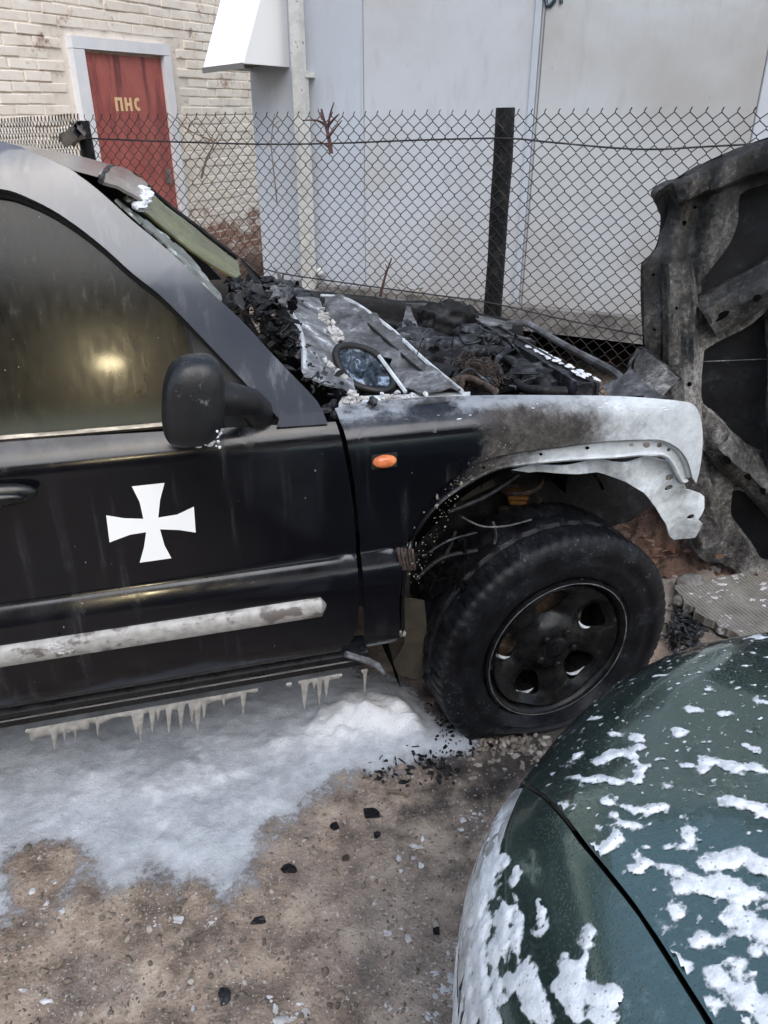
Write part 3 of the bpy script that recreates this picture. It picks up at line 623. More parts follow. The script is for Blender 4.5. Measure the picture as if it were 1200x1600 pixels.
# ================================================================== THE BURNT CAR
suv = empty('burned_suv', CO, CA); tag(suv, 'burnt-out black off-road car with a white cross on its door', 'car')
class Prof:
    """cross-section of a body side, swept along the car: w runs down the section"""
    def __init__(s, pts):
        s.p = [Vector(q) for q in cr([(y, z, 0) for y, z in pts], 5)]; s.w = [0.0]
        for a, b in zip(s.p, s.p[1:]): s.w.append(s.w[-1]+(b-a).length)
    def pos(s, w):
        w = min(max(w, 0), s.w[-1]-1e-9); i = int(np.searchsorted(s.w, w, side='right'))-1; t = (w-s.w[i])/(s.w[i+1]-s.w[i]); return s.p[i].lerp(s.p[i+1], t)
    def hit(s, px, py):
        d = CI3 @ ray(px, py); best = None; prev = None
        for k in range(401):
            w = s.w[-1]*k/400; q = s.pos(w); kk = (q.x-LO.y)/d.y; e = q.y-(LO.z+kk*d.z)
            if prev is not None and prev[1]*e <= 0:
                t = prev[1]/(prev[1]-e+1e-12); kq = prev[2]+(kk-prev[2])*t
                if best is None or kq < best[0]: best = (kq, prev[0]+(w-prev[0])*t)
            prev = (w, e, kk)
        if best is None:
            w = 0 if abs(s.pos(0).y-(LO.z+(s.pos(0).x-LO.y)/d.y*d.z)) < abs(s.pos(9).y-(LO.z+(s.pos(9).x-LO.y)/d.y*d.z)) else s.w[-1]; best = ((s.pos(w).x-LO.y)/d.y, w)
        return LO.x+d.x*best[0], best[1]
    def wz(s, z):
        return min(range(len(s.p)), key=lambda i: abs(s.p[i].y-z)+.2*(i == 0)) and s.w[min(range(len(s.p)), key=lambda i: abs(s.p[i].y-z))]
LOWER = [(.006, .905), (.005, .80), (.009, .655), (.005, .640), (-.016, .585), (-.015, .50), (-.009, .42), (.006, .378), (.026, .362)]
DP = Prof([(.062, 1.005), (.048, .985), (.022, .958), (.010, .935)]+LOWER)
FP = Prof([(.16, .970), (.08, .968), (.04, .957), (.014, .935)]+LOWER)
UP = Prof([(.36, 1.515), (.27, 1.503), (.215, 1.475), (.175, 1.40), (.125, 1.25), (.082, 1.10), (.05, .985), (.042, .94)])
def nose_in(s): return .9*max(0, s-1.14)**2
def smap(prof, dy=0.0, far=None):
    def f(s, w):
        q = prof.pos(w); y = q.x+dy+(nose_in(s) if prof is FP else 0); z = q.y
        if far is not None: y = far-y; z -= .06*y
        return Vector((s, y, z))
    return f
def H(prof, pts): return [prof.hit(a, b) for a, b in pts]
def smooth2(pts, k=4): return [(p.x, p.y) for p in cr([(a, b, 0) for a, b in pts], k)]

# ---- front door, with its skin, moulding, cross, handle, window
top = H(DP, [(524, 660), (260, 675), (0, 690)]); fe = H(DP, [(524, 660), (537, 705), (547, 760), (555, 840), (559, 900), (560, 950), (553, 990), (536, 1012), (505, 1024)]); bot = H(DP, [(505, 1024), (300, 1061), (0, 1110)])
RS = -.62
loop = [(RS, top[-1][1]-.004), (RS, bot[-1][1]+.002)] + bot[::-1][0:2] + smooth2(fe[::-1], 4) + top[1:]
door = panel('front_door', loop, smap(DP), M['paint'], suv, step=.05, vstep=.012, thick=.004, sharp=60); door['label'] = 'black front door with a white cross sticker'
cross = [(206, 758.7), (257, 753.3), (250, 780), (247.3, 807.3), (276.7, 802.7), (302.7, 790.3), (305.7, 830.7), (280, 826.7), (250, 825.7), (256.7, 850), (267.7, 870.7), (218.3, 877.7), (225, 853.3), (228.3, 830), (203.3, 834), (171.3, 846), (166, 803.7), (193.3, 808.3), (224, 809.3), (218.3, 783.3)]
panel('white_cross', H(DP, cross), smap(DP, -.0035), M['cross_white'], door, step=.05, vstep=.02, thick=.0008)
sE = DP.hit(511, 936)[0]; mo = []
for k in range(60):
    s = RS+.01+(sE-RS-.01)*k/59; e = max(0, (s-(sE-.02))/.02); sc = math.sqrt(max(0, 1-e*e))*.9+.1
    c = .532; mo.append([Vector((s, -.012+(y+.012)*min(1, sc+.1), c+(z-c)*sc)) for y, z in [(-.011, .559), (-.030, .557), (-.037, .548), (-.0375, .534), (-.033, .512), (-.024, .505), (-.011, .504)]])
vs_, fs = grid_mesh(mo); m1 = MB().add(vs_, fs); m1.f.append(tuple(range(len(vs_)-7, len(vs_)))); m1.build('side_moulding', M['moulding'], door, 50)
hb = MB(); hc = car(-6, 775, -.02); hb.blob(hc, (.075, .016, .024), 0, 0, 3); hb.blob(hc+Vector((-.01, -.016, -.002)), (.06, .010, .014), 0, 0, 3); hb.build('door_handle', M['gloss_trim'], door)
def sq(p, e=.6): return Vector([math.copysign(abs(q)**e, q) for q in p])
dsp = MB(); rr = random.Random(14)
for a, b, r in ((126, 940, .006), (130, 964, .005), (102, 960, .004), (98, 975, .005), (52, 968, .004), (80, 976, .004), (192, 945, .004), (165, 947, .004), (14, 968, .003), (62, 985, .003), (222, 928, .003)):
    s_, w_ = DP.hit(a, b)
    for k in range(5): dsp.blob(smap(DP, -.001)(s_+rr.gauss(0, .003), w_+abs(rr.gauss(0, .010))), (r*rr.uniform(.3, .8), .0012, r*rr.uniform(.5, 1.3)), .7, k+a, 2, 2.0)
for k in range(34): dsp.blob(car(97+rr.gauss(0, 9), 1012+rr.gauss(0, 4), -.037), (rr.uniform(.002, .008), .002, rr.uniform(.002, .005)), .7, k, 2, 2.0)
for k in range(60):
    s_, w_ = DP.hit(rr.uniform(0, 500), rr.uniform(700, 1080)); dsp.blob(smap(DP, -.0005)(s_, w_), (rr.uniform(.0006, .0016), .0006, rr.uniform(.0008, .003)), .6, k, 1)
tag(dsp.build('foam_spatter', M['flecks'], door), kind='stuff')
# window glass, seals, mirror sail
panel('center_pillar', [(RS-.024, UP.wz(.955)), (RS+.15, UP.wz(.955)), (RS+.17, UP.wz(1.2)), (RS+.19, UP.wz(1.43)), (RS-.024, UP.wz(1.43))], smap(UP, .004), M['gloss_trim'], suv, step=.05, thick=.004)
outer = [(508, 659), (492, 626), (458, 590), (417, 547), (375, 501), (333, 463), (292, 422), (250, 384), (208, 350), (167, 314), (125, 282), (83, 262), (42, 248), (0, 238), (-120, 222), (-320, 214)]
inner = [(-320, 292), (-120, 294), (0, 303), (42, 314), (83, 333), (125, 360), (167, 393), (208, 430), (250, 463), (288, 500)]
ring = smooth2(H(UP, outer), 3)+[(RS-.02, UP.hit(-320, 214)[1]), (RS-.02, UP.hit(-320, 292)[1])]+smooth2(H(UP, inner), 3)+H(UP, [(433, 652), (430, 664)])
frame = panel('door_frame', ring, smap(UP), M['pillar_sky_paint'], suv, step=.04, vstep=.04, thick=.03, sharp=50)
MB().tube([car(a, b, y)+Vector((0, -.004, 0)) for a, b, y in ((306, 470, .118), (350, 514, .098), (400, 563, .078), (440, 606, .062), (480, 655, .046))], .0022, 5).build('pillar_seam', M['gap'], frame)
gl = smooth2(H(UP, inner), 3)+H(UP, [(300, 553), (297, 600), (272, 668), (0, 692)])+[(RS+.06, UP.wz(.985)), (RS+.06, UP.hit(-320, 292)[1])]
glass = panel('window_glass', gl, smap(UP, .010), M['sooty_glass'], door, step=.05, vstep=.03, thick=.004)
seal = [Vector(smap(UP, -.001)(*q)) for q in smooth2(H(UP, [(-320, 292), (-120, 294), (0, 303), (42, 314), (83, 333), (125, 360), (167, 393), (208, 430), (250, 463), (289, 501), (350, 563), (400, 615), (433, 652)]), 4)]
MB().tube(seal, .0075, 6).build('window_seal', M['rubber'], door)
MB().tube([smap(UP, 0)(*q) for q in smooth2(H(UP, [(288, 502), (301, 553), (298, 600), (290, 640)]), 3)], .004, 6).build('window_seal', M['rubber'], door)
MB().tube([smap(UP, -.006)(*q) for q in H(UP, [(-420, 705), (-150, 690), (0, 683), (130, 673), (268, 661)])], .0075, 6).build('window_trim', M['old_chrome'], door)
sail = panel('mirror_sail', H(UP, [(289, 503), (302, 553), (299, 600), (280, 668), (427, 662), (433, 652)]), smap(UP, .003), M['rubber'], door, step=.04, thick=.006)
for k, (a, b) in enumerate(((315, 540), (318, 550), (334, 558), (345, 568), (352, 579))):
    MB().tube([smap(UP, -.001)(*UP.hit(a-7, b+1)), smap(UP, -.001)(*UP.hit(a+7, b-1))], .002, 5).build('sail_rib', M['rubber'], sail)
# wing mirror
mc = car(302, 626, -.115); iv, if_ = ico(4); mv = []
for p in iv:
    q = sq(p, .62); e = 1.0+.10*p.z
    mv.append(mc+Vector((q.x*.056*(1.0-.12*max(0, p.z)), q.y*.050, q.z*.083))+Vector((.012*q.z, 0, 0)))
wm = MB().add(mv, if_).build('wing_mirror', M['mirror_shell'], door, 60)
a0 = car(342, 620, -.085); a1 = car(388, 628, -.02); a2 = car(405, 645, .045)
arm = MB(); arm.tube([a0+Vector((-.03, 0, .006)), a0, a1, a2], [.036, .034, .030, .034], 12); arm.build('mirror_arm', M['mirror_shell'], wm, 50)
MB().add([q+Vector((0, dy, 0)) for dy in (0, -.012) for q in (car(345, 640, .045), car(390, 612, .06), car(428, 660, .05), car(352, 668, .045))], [(4, 5, 6, 7), (0, 1, 5, 4), (1, 2, 6, 5), (2, 3, 7, 6), (3, 0, 4, 7)]).build('mirror_foot', M['mirror_shell'], wm, 30)
fd_ = MB()
for (a, b, r) in ((318, 690, .007), (328, 692, .008), (337, 682, .005), (345, 672, .004), (310, 697, .005)): fd_.blob(car(a, b, -.13+(a-310)*.002), (r*1.3, r, r*.8), .4, a, 2)
for k in range(16): fd_.blob(car(random.uniform(315, 350), random.uniform(655, 700), -.155+.02*random.random()), random.uniform(.001, .004), .3, k, 1)
tag(fd_.build('foam_spatter', M['foam_white'], wm), kind='stuff')

# ---- front fender with its burnt patches
ftop = [(523, 640), (560, 632), (640, 624), (730, 620), (860, 619), (960, 620), (1040, 625), (1062, 628), (1082, 632), (1096, 645), (1104, 670), (1107, 703), (1104, 740), (1098, 762)]
crease = [(1090, 752), (1081, 727), (1064, 704), (1036, 688), (1005, 686), (942, 689), (880, 697), (830, 703), (760, 717), (700, 751), (667, 787), (642, 832), (629, 880), (622, 935), (620, 995)]
rear = [(575, 1036), (568, 1000), (568, 965), (567, 900), (562, 840), (554, 760), (545, 705), (531, 660)]
fl_ = smooth2(H(FP, ftop), 4)+smooth2(H(FP, crease), 4)+H(FP, [(612, 1020), (595, 1031)])+H(FP, rear)
fender = panel('front_fender', fl_, smap(FP), M['fender_paint'], suv, step=.035, vstep=.012, thick=.003, sharp=60); fender['label'] = 'front fender, black at the back and burnt to white ash at the front'
rim_ = [(1087, 760), (1075, 758), (1049, 718), (1011, 713), (964, 717), (880, 722), (800, 731), (768, 740), (725, 764), (685, 795), (655, 834), (643, 858), (635, 900), (631, 950), (628, 1005)]
hls = [[FP.hit(*q) for q in oval(a, b, r*1.2, r, 10)] for a, b, r in ((923, 704, 3), (992, 699, 3), (1016, 699, 5), (1037, 700, 4), (1053, 708, 3), (850, 714, 2.6), (760, 735, 2.6))]
cr2 = smooth2(H(FP, crease), 4); rm2 = smooth2(H(FP, rim_), 4)
flange = panel('arch_flange', cr2+rm2[::-1], smap(FP, .016), M['flange_paint'], fender, holes=hls, step=.03, vstep=.012, thick=.002, sharp=50)
ed = [smap(FP, .008)(*q) for q in cr2]; ed2 = [smap(FP, .012)(*q) for q in cr2]
MB().tube(ed2, .0085, 6).build('arch_step', M['fender_paint'], fender, 60)
MB().tube([smap(FP, .014)(*q) for q in rm2], .0055, 6).build('arch_rim', M['flange_paint'], fender, 60)
mk = MB(); q = car(601, 721, -.002); iv, if_ = ico(3); mk.add([q+Vector((p.x*.0275, p.y*.013, p.z*.0155)) for p in iv], if_); mk.build('side_marker', M['amber'], fender, 60)
MB().box(q+Vector((0, .004, 0)), (.058, .004, .034)).build('marker_base', M['rubber'], fender)
# melted stub where the flare joined, and the burnt inner edge
ms = MB()
for k in range(5): ms.tube([car(622+k*5.5, 856+k*.5, -.012), car(624+k*5.5, 872, -.016), car(630+k*4.5, 890, -.008)], .0032, 5)
ms.build('melted_stub', M['rust_wire'], fender)
rg = MB(); rr = random.Random(3)
for k in range(30):
    t = rr.random(); i = int(t*(len(rm2)-1)); q = smap(FP, .006)(*rm2[i])
    if q.x < .80 and q.z < .80: rg.blob(q+Vector((rr.uniform(-.02, .012), rr.uniform(-.008, .01), rr.uniform(-.02, .02))), (rr.uniform(.001, .006), .002, rr.uniform(.002, .008)), .6, k, 1)
for k in range(80):
    px = rr.uniform(640, 720); py = 905-(px-640)*2.2+rr.uniform(-25, 45)
    s, w = FP.hit(px, py)
    if s < .78: r_ = rr.uniform(.0006, .002); rg.blob(smap(FP, -.0005)(s, w), (r_*rr.uniform(.5, 1.6), .0008, r_*rr.uniform(.5, 1.6)), .6, k, 1)
tag(rg.build('paint_flakes', NM('burnt_paint', (.24, .225, .18), .8).m, fender), kind='stuff')
# front stay with the liner ears
lin = [(800, 734), (880, 725), (964, 720), (1011, 716), (1050, 722), (1074, 766), (1099, 774), (1111, 783), (1110, 800), (1096, 815), (1106, 824), (1097, 848), (1068, 856), (1058, 847), (1049, 825), (1030, 797), (1005, 769), (974, 750), (936, 740), (880, 738), (830, 741)]
q0 = lambda a, b: (car(a, b, .05).x, car(a, b, .05).z)
hl2 = [[q0(*q) for q in oval(a, b, r, r*1.5, 10, .7)] for a, b, r in ((1047, 747, 4.5), (1047, 764, 4.5), (1085, 812, 4))]
def lmap(s, z):
    return Vector((s, .05+.02*math.sin(s*40+z*22)*.5+.012*mn.noise(Vector((s*14, z*14, 2))) + .5*max(0, s-1.2)**2+.10*max(0, .70-z), z))
panel('liner_stay', [q0(*q) for q in lin], lmap, M['ash_steel'], suv, holes=hl2, step=.018, thick=.004, sharp=50)

# ---- sill, underbody, mud panel
sec = [(.05, .378), (.012, .370), (-.004, .362), (-.006, .352), (.002, .347), (-.004, .342), (-.003, .326), (.014, .318), (.06, .316)]
sl = [[Vector((s, y, z)) for y, z in sec] for s in np.linspace(-1.25, car(575, 1040, 0).x, 30)]
vs_, fs = grid_mesh(sl); m1 = MB().add(vs_, fs); m1.f.append(tuple(range(len(vs_)-9, len(vs_)))); m1.build('sill', M['gloss_trim'], suv, 50)
MB().tube([car(540, 1022, -.006), car(575, 1033, -.008), car(590, 1040, -.006), (car(600, 1052, .0))], [.008, .009, .008, .005], 7).build('sill_end', M['burnt_steel'], suv)
MB().box((-.85, .88, .42), (2.7, 1.36, .12)).build('underbody', M['char_black'], suv)
mud = [(630, 935), (664, 940), (668, 1040), (655, 1064), (622, 1052), (612, 1030), (630, 1000)]
panel('mud_guard', [(car(a, b, .11).x, car(a, b, .11).z) for a, b in mud], lambda s, z: Vector((s, .11+.01*math.sin(z*18), z)), M['olive'], suv, step=.03, thick=.004)

# ---- wheels
WH = Vector((.962, .118, .245))
def make_wheel(flat):
    root = empty('wheel'); root.parent = suv
    tp = [(.212, -.082), (.222, -.100), (.235, -.108), (.262, -.116), (.272, -.1185), (.278, -.1165), (.30, -.120), (.306, -.1225), (.322, -.120), (.338, -.115), (.349, -.108), (.3535, -.098), (.354, -.085), (.354, -.068), (.354, -.05), (.354, -.040), (.354, -.030), (.354, -.022), (.354, -.008), (.354, .008), (.354, .022), (.354, .03), (.354, .05), (.354, .085), (.349, .108), (.318, .116), (.262, .116), (.222, .1), (.212, .082)]
    n = 288; V = []
    for i in range(n+1):
        ph = 2*math.pi*(i % n)/n; row = []
        for r, a in tp:
            if r > .352 and .024 < abs(a) < .036: r -= .009
            if r > .336 and abs(a) > .06 and (i % 4) == 0: r -= .005
            if r > .352 and abs(a) < .06 and ((i+int(a*160)) % 9) in (0, 1): r -= .006
            if .262 < r < .33 and a < 0: r += .0012*math.sin(i*.9)*0
            cz = math.cos(ph); dr = (r-.212)/.142
            if flat and cz < 0:
                allow = .244/-cz
                if allow < .354:
                    ratio = (allow-.212)/.142; r = .212+(r-.212)*ratio; a *= 1+.38*(1-ratio)*math.sin(min(1, dr)*math.pi*.85)
            r += .0016*mn.noise(Vector((math.sin(ph)*9, math.cos(ph)*9, a*30)))
            row.append(Vector((r*math.sin(ph), a, r*cz)))
        V.append(row)
    vs_, fs = grid_mesh(V); bm = bmesh.new(); bv = [bm.verts.new(p) for p in vs_]; [bm.faces.new([bv[i] for i in f]) for f in fs]
    bmesh.ops.remove_doubles(bm, verts=bm.verts[:], dist=1e-6); bmesh.ops.recalc_face_normals(bm, faces=bm.faces[:])
    me = bpy.data.meshes.new('tyre'); bm.to_mesh(me); bm.free(); link_mesh('tyre', me, M['tyre'], root, 45)
    def lathe(prof, nn=72):
        V = [[Vector((r*math.sin(2*math.pi*i/nn), a, r*math.cos(2*math.pi*i/nn))) for r, a in prof] for i in range(nn+1)]
        return MB().add(*grid_mesh(V))
    rim = lathe([(.212, -.084), (.220, -.098), (.2235, -.104), (.2215, -.110), (.214, -.110), (.206, -.102), (.199, -.086), (.192, -.05), (.186, .0), (.19, .085)]).build('rim', M['rim'], root, 50)
    out = [(.196*math.cos(t), .196*math.sin(t)) for t in np.linspace(0, 2*math.pi, 73)[:-1]]; holes = []
    for k in range(5):
        an = math.radians(90+72*k+8); cx, cy = .136*math.cos(an), .136*math.sin(an); hp = []
        for j in range(24):
            b = 2*math.pi*j/24; rr_ = sq(Vector((math.cos(b), math.sin(b), 0)), .75); u, v = rr_.x*.038, rr_.y*(.047+.016*rr_.x)
            hp.append((cx+u*math.cos(an)-v*math.sin(an), cy+u*math.sin(an)+v*math.cos(an)))
        holes.append(hp)
    def dm_(u, v):
        r = math.hypot(u, v); a = -.076-.012*math.exp(-(r/.072)**6)-.018*max(0, (r-.16)/.036)+.012*math.exp(-((r-.1)/.03)**2)
        for hp in range(5):
            an = math.radians(90+72*hp+8); d = math.hypot((u-.136*math.cos(an))/1.0, (v-.136*math.sin(an))/1.15); a += .020*math.exp(-((d/.052)**4))
        return Vector((u, a, v))
    panel('spoke_disc', out, dm_, M['rim'], root, holes=holes, step=.012, thick=.008, sharp=60)
    lathe([(.0001, -.098), (.02, -.0985), (.033, -.096), (.037, -.09), (.038, -.07)], 32).build('hub_cap', M['rim'], root, 50)
    for k in range(5):
        an = math.radians(54+72*k+8); c = Vector((.0545*math.cos(an), -.094, .0545*math.sin(an)))
        mb = MB(); mb.tube([c+Vector((0, .015, 0)), c+Vector((0, -.008, 0)), c+Vector((0, -.012, 0))], [.0115, .0115, .007], 6); mb.build('wheel_nut', M['rim'], root, 30)
    MB().tube([Vector((.2145*math.sin(t), -.1115, .2145*math.cos(t))) for t in np.linspace(0, 2*math.pi, 97)], .0016, 5, False).build('rim_edge', M['burnt_steel'], root, 60)
    for an_, b0, b1 in ((170, -2.9, -1.4), (242, -2.6, -.9), (314, -2.4, -.6), (26, -2.9, -1.5)):  # pale crescents: wet foam and its highlight, built in at the hole edges
        an = math.radians(an_); cx, cy = .136*math.cos(an), .136*math.sin(an); pts = [Vector((cx+.038*math.cos(b), -.066, cy+.040*math.sin(b))) for b in np.linspace(b0, b1, 9)]
        MB().tube(pts, [.001+.0045*math.sin(math.pi*i/8) for i in range(9)], 6).build('foam_glint', M['ash_steel'], root, 60)
    lathe([(.02, .012), (.15, .012), (.152, .03), (.16, .05), (.185, .055)], 48).build('brake_disc', M['rim_well'], root, 40)
    return root
wheel = make_wheel(True); wheel.location = WH; wheel.rotation_euler = (0, 0, math.radians(5)); wheel['label'] = 'flat burnt front wheel with a five-hole black rim'
def copy_tree(o, parent):
    c = o.copy(); C.objects.link(c); c.parent = parent
    for ch in list(o.children): copy_tree(ch, c)
    return c
for loc, rz in (((-1.69, .118, .245), 0), ((-1.69, 1.60, .245), math.pi), ((.962, 1.50, .245), math.pi)):
    o = copy_tree(wheel, suv); o.location = loc; o.rotation_euler = (0, 0, rz); o['label'] = 'wheel hidden from the photograph'
    del o['label']
# wheel-well: liner, strut, spring
V = []
for a in np.linspace(math.radians(205), math.radians(38), 30):
    V.append([Vector((.95+(.44+.02*mn.noise(Vector((a*4, y*9, 0))))*math.cos(a), y, .33+.455*math.sin(a))) for y in np.linspace(.10, .50, 9)])
MB().add(*grid_mesh(V)).build('wheel_well', M['gap'], suv, 60)
panel('well_wall', [(car(a, b, .36).x, car(a, b, .36).z) for a, b in ((650, 700), (1000, 700), (1035, 740), (1018, 790), (985, 816), (930, 832), (860, 850), (700, 950), (640, 940))], lambda s, z: Vector((s, .36+.012*mn.noise(Vector((s*9, z*9, 0))), z)), M['char_black'], suv, step=.04, thick=.006)
MB().box((.86, .92, .46), (.62, .90, .34)).build('engine_block', M['char_black'], suv)
sp = MB(); sp.tube([Vector((.96+.055*math.cos(t), .30+.055*math.sin(t), .50+.022*t/1.0*.5)) for t in np.linspace(0, 26, 160)], .007, 6); sp.build('coil_spring', M['rust_wire'], suv)
am = MB()
for k in range(3): c = car(808, 768+k*8, .30); am.box(c, (.075-.012*k, .02, .010), Matrix.Rotation(.18, 3, 'Y'))
am.build('spring_seat', NM('old_amber', (.20, .085, .02), .6).m, suv)
gl_ = MB(); gl_.box(car(745, 765, .20), (.10, .01, .02), Matrix.Rotation(-.35, 3, 'Y')); gl_.build('liner_scrap', M['olive'], suv)
for pts, r, mt in (([(722, 808, .12), (752, 822, .08), (790, 822, .06), (830, 812, .12)], .0025, 'burnt_steel'), ([(660, 870, .06), (700, 845, .08), (745, 832, .10)], .003, 'char_flake'), ([(700, 800, .15), (760, 775, .16), (810, 742, .18)], .006, 'char_flake'), ([(650, 905, .05), (690, 872, .05), (745, 860, .05)], .006, 'char_black'), ([(770, 815, .1), (775, 835, .08), (772, 850, .07)], .004, 'char_flake'), ([(690, 880, .05), (705, 850, .09), (712, 830, .11)], .004, 'char_black')):
    MB().tube(cr([car(*p) for p in pts], 5), r, 6).build('brake_line' if r < .004 else 'melted_hose', M[mt], suv)
mw = MB(); rr = random.Random(12)
for k in range(15):
    a = car(rr.uniform(645, 725), rr.uniform(830, 925), rr.uniform(.03, .10)); q = [a]
    for j in range(4): q.append(q[-1]+Vector((rr.gauss(.006, .012), rr.gauss(0, .006), rr.gauss(-.010, .012))))
    mw.tube(cr(q, 3), [rr.uniform(.003, .009)*(1-.6*i/12) for i in range(13)], 5)
tag(mw.build('melted_liner', M['gap'], suv), kind='stuff')

# ---- roof, header, screen, far side, tail
def roofz(s, y): return 1.503-.075*max(0, (s+.5)/.47)**2+.02*(1-((y-.75)/.6)**2)-.035*(y-.2)-.02*max(0, (-1.2-s))**2
V = [[Vector((s, y, roofz(s, y))) for y in np.concatenate([[.262], np.linspace(.28, 1.5, 22)])] for s in np.linspace(-2.25, -.045, 40)]
roof = MB().add(*grid_mesh(V)).build('roof', M['roof_paint'], suv, 60); roof['label'] = 'scorched grey-brown roof flecked with foam'
hd = [[car(128, 283, .225), car(150, 266, .50), car(180, 247, 1.0), car(176, 246, 1.5)], [car(150, 296, .215), car(185, 280, .45), car(212, 268, .9), car(205, 264, 1.45)], [car(176, 312, .205), car(204, 298, .36), car(222, 284, .8), car(214, 276, 1.4)]]
hd[0] = [Vector((-.035, .235, roofz(-.035, .235)-.006)), Vector((-.035, .5, roofz(-.035, .5)-.006)), Vector((-.035, 1.0, roofz(-.035, 1.0)-.006)), Vector((-.035, 1.5, roofz(-.035, 1.5)-.006))]
hd[1] = [p+Vector((.03, 0, -.012)) for p in hd[0]]; hd[2] = [p+Vector((.075, 0, -.045)) for p in hd[0]]
sheet('screen_header', hd, M['roof_paint'], suv, 5, .006, .004, 20)
MB().tube([p+Vector((-.004, 0, .004)) for p in cr(hd[0], 4)], .006, 6).build('roof_seal', M['rubber'], roof)
fb = MB()
for k in range(40):
    u = random.random(); p = hd[2][0].lerp(hd[2][1], u)+Vector((random.uniform(-.03, .006), 0, random.uniform(-.006, .012))); fb.blob(p, (random.uniform(.006, .016), random.uniform(.01, .03), random.uniform(.004, .01)), .5, k, 2)
tag(fb.build('foam_clump', M['foam_white'], roof), kind='stuff')
# remains of the windscreen: a strip by the near pillar and a sagging olive sheet on the far half
e1 = [car(180, 312, .23), car(230, 356, .20), (car(280, 404, .16)), car(330, 455, .13), car(352, 482, .12)]
e2 = [car(183, 310, .27), car(236, 349, .27), car(280, 384, .28), car(312, 418, .25), car(344, 460, .19)]
sheet('windscreen_strip', [e1, e2], M['screen_edge'], suv, 6, .005, .003, 30, rag=.15)
g1 = [car(196, 310, 1.02), car(253, 354, 1.02), (car(308, 398, 1.02)), car(378, 440, 1.02)]; g2 = [car(214, 281, 1.24), car(268, 328, 1.24), car(320, 368, 1.24), car(370, 408, 1.24)]
sheet('windscreen', [g1, g2], M['screen_glass'], suv, 6, .006, .006, 8); 
MB().tube(cr([car(208, 272, 1.26), car(262, 320, 1.28), car(312, 358, 1.3), car(370, 403, 1.32)], 5), .009, 6).build('far_pillar', M['char_black'], suv)
MB().box((.08, .85, .93), (.42, 1.2, .16)).build('dashboard', NM('brown_char', (.035, .022, .012), .8).m, suv)
MB().box((-.55, .8, .9), (.10, 1.1, .70), Matrix.Rotation(-.2, 3, 'Y')).build('seat_back', M['char_black'], suv)
panel('far_door_side', [(-2.25, DP.wz(.99)), (-2.25, DP.w[-1]), (.34, DP.w[-1]), (.38, DP.wz(.985))], smap(DP, 0, 1.74), M['paint'], suv, step=.2, vstep=.03, thick=.004)
far_ring = [(s, w_) for s, w_ in ring]
panel('far_door_frame', far_ring, smap(UP, 0, 1.72), M['char_black'], suv, step=.08, vstep=.06, thick=.02)
panel('rear_door', [(-1.40, DP.wz(.99)), (-1.40, DP.wz(.66)), (-1.22, DP.w[-1]-.01), (RS-.008, DP.w[-1]-.004), (RS-.008, DP.wz(.99))], smap(DP), M['paint'], suv, step=.06, vstep=.012, thick=.004)
arch = [(-1.69+.43*math.cos(t), DP.wz(max(.365, .36+.40*math.sin(t)))) for t in np.linspace(math.pi*.96, .04, 14)]
panel('quarter_panel', [(-2.28, DP.wz(.99)), (-2.28, DP.wz(.45))]+[(-2.15, DP.wz(.42))]+arch[1:-3]+[(-1.41, DP.wz(.66)), (-1.41, DP.wz(.99))], smap(DP), M['paint'], suv, step=.06, vstep=.012, thick=.004)
panel('rear_side_glass', [(-2.15, UP.wz(1.0)), (RS-.09, UP.wz(.99)), (RS-.09, UP.wz(1.42)), (-2.05, UP.wz(1.42))], smap(UP, .010), M['sooty_glass'], suv, step=.1, thick=.004)
panel('rear_side_frame', [(-2.27, UP.wz(.96)), (RS-.025, UP.wz(.96)), (RS-.025, UP.wz(1.51)), (-2.22, UP.wz(1.51))], smap(UP, .002), M['paint'], suv, holes=[[(-2.12, UP.wz(1.01)), (RS-.09, UP.wz(1.0)), (RS-.09, UP.wz(1.42)), (-2.05, UP.wz(1.42))]], step=.1, thick=.006)
V = [[Vector((-2.28+.06*max(0, z-1.0), y, z-.035*y)) for y in np.linspace(.03, 1.7, 8)] for z in (.45, .7, 1.0, 1.25, 1.48)]
MB().add(*grid_mesh(V)).build('tailgate', M['paint'], suv)

# ---- engine bay
MB().add([(.40, .12, .98), (.40, 1.6, .90), (.40, 1.6, .4), (.40, .12, .4)], [(0, 1, 2, 3)]).build('firewall', M['char_black'], suv)
MB().add([(.40, .168, .945), (1.22, .168, .90), (1.22, .168, .82), (.40, .168, .82)], [(0, 1, 2, 3)]).build('inner_wing', M['char_black'], suv)
fz = lambda pts: [car(*p) for p in pts]
sheet('far_fender', [fz([(430, 452, 1.42), (540, 464, 1.42), (640, 474, 1.42), (745, 492, 1.42), (815, 512, 1.40)]), fz([(430, 456, 1.38), (540, 469, 1.38), (640, 480, 1.38), (745, 498, 1.38), (815, 517, 1.37)]), fz([(430, 520, 1.36), (540, 540, 1.36), (640, 560, 1.36), (745, 580, 1.36), (815, 590, 1.35)])], M['char_black'], suv, 5, .006, .01, 7)
sheet('far_fender_edge', [fz([(440, 450, 1.44), (560, 464, 1.44), (680, 478, 1.44), (800, 508, 1.42)]), fz([(440, 454, 1.40), (560, 468, 1.40), (680, 482, 1.40), (800, 512, 1.38)])], M['burnt_steel'], suv, 5, .004, .004, 9)
sheet('cowl_side', [fz([(425, 466, .78), (452, 487, .62), (467, 513, .46), (474, 543, .32), (476, 585, .17)]), fz([(450, 462, .84), (475, 482, .70), (490, 512, .52), (500, 548, .36), (510, 600, .17)]), fz([(500, 466, .92), (507, 496, .76), (523, 535, .55), (542, 572, .36), (560, 612, .17)])], M['foam_steel'], suv, 6, .005, .006, 18)
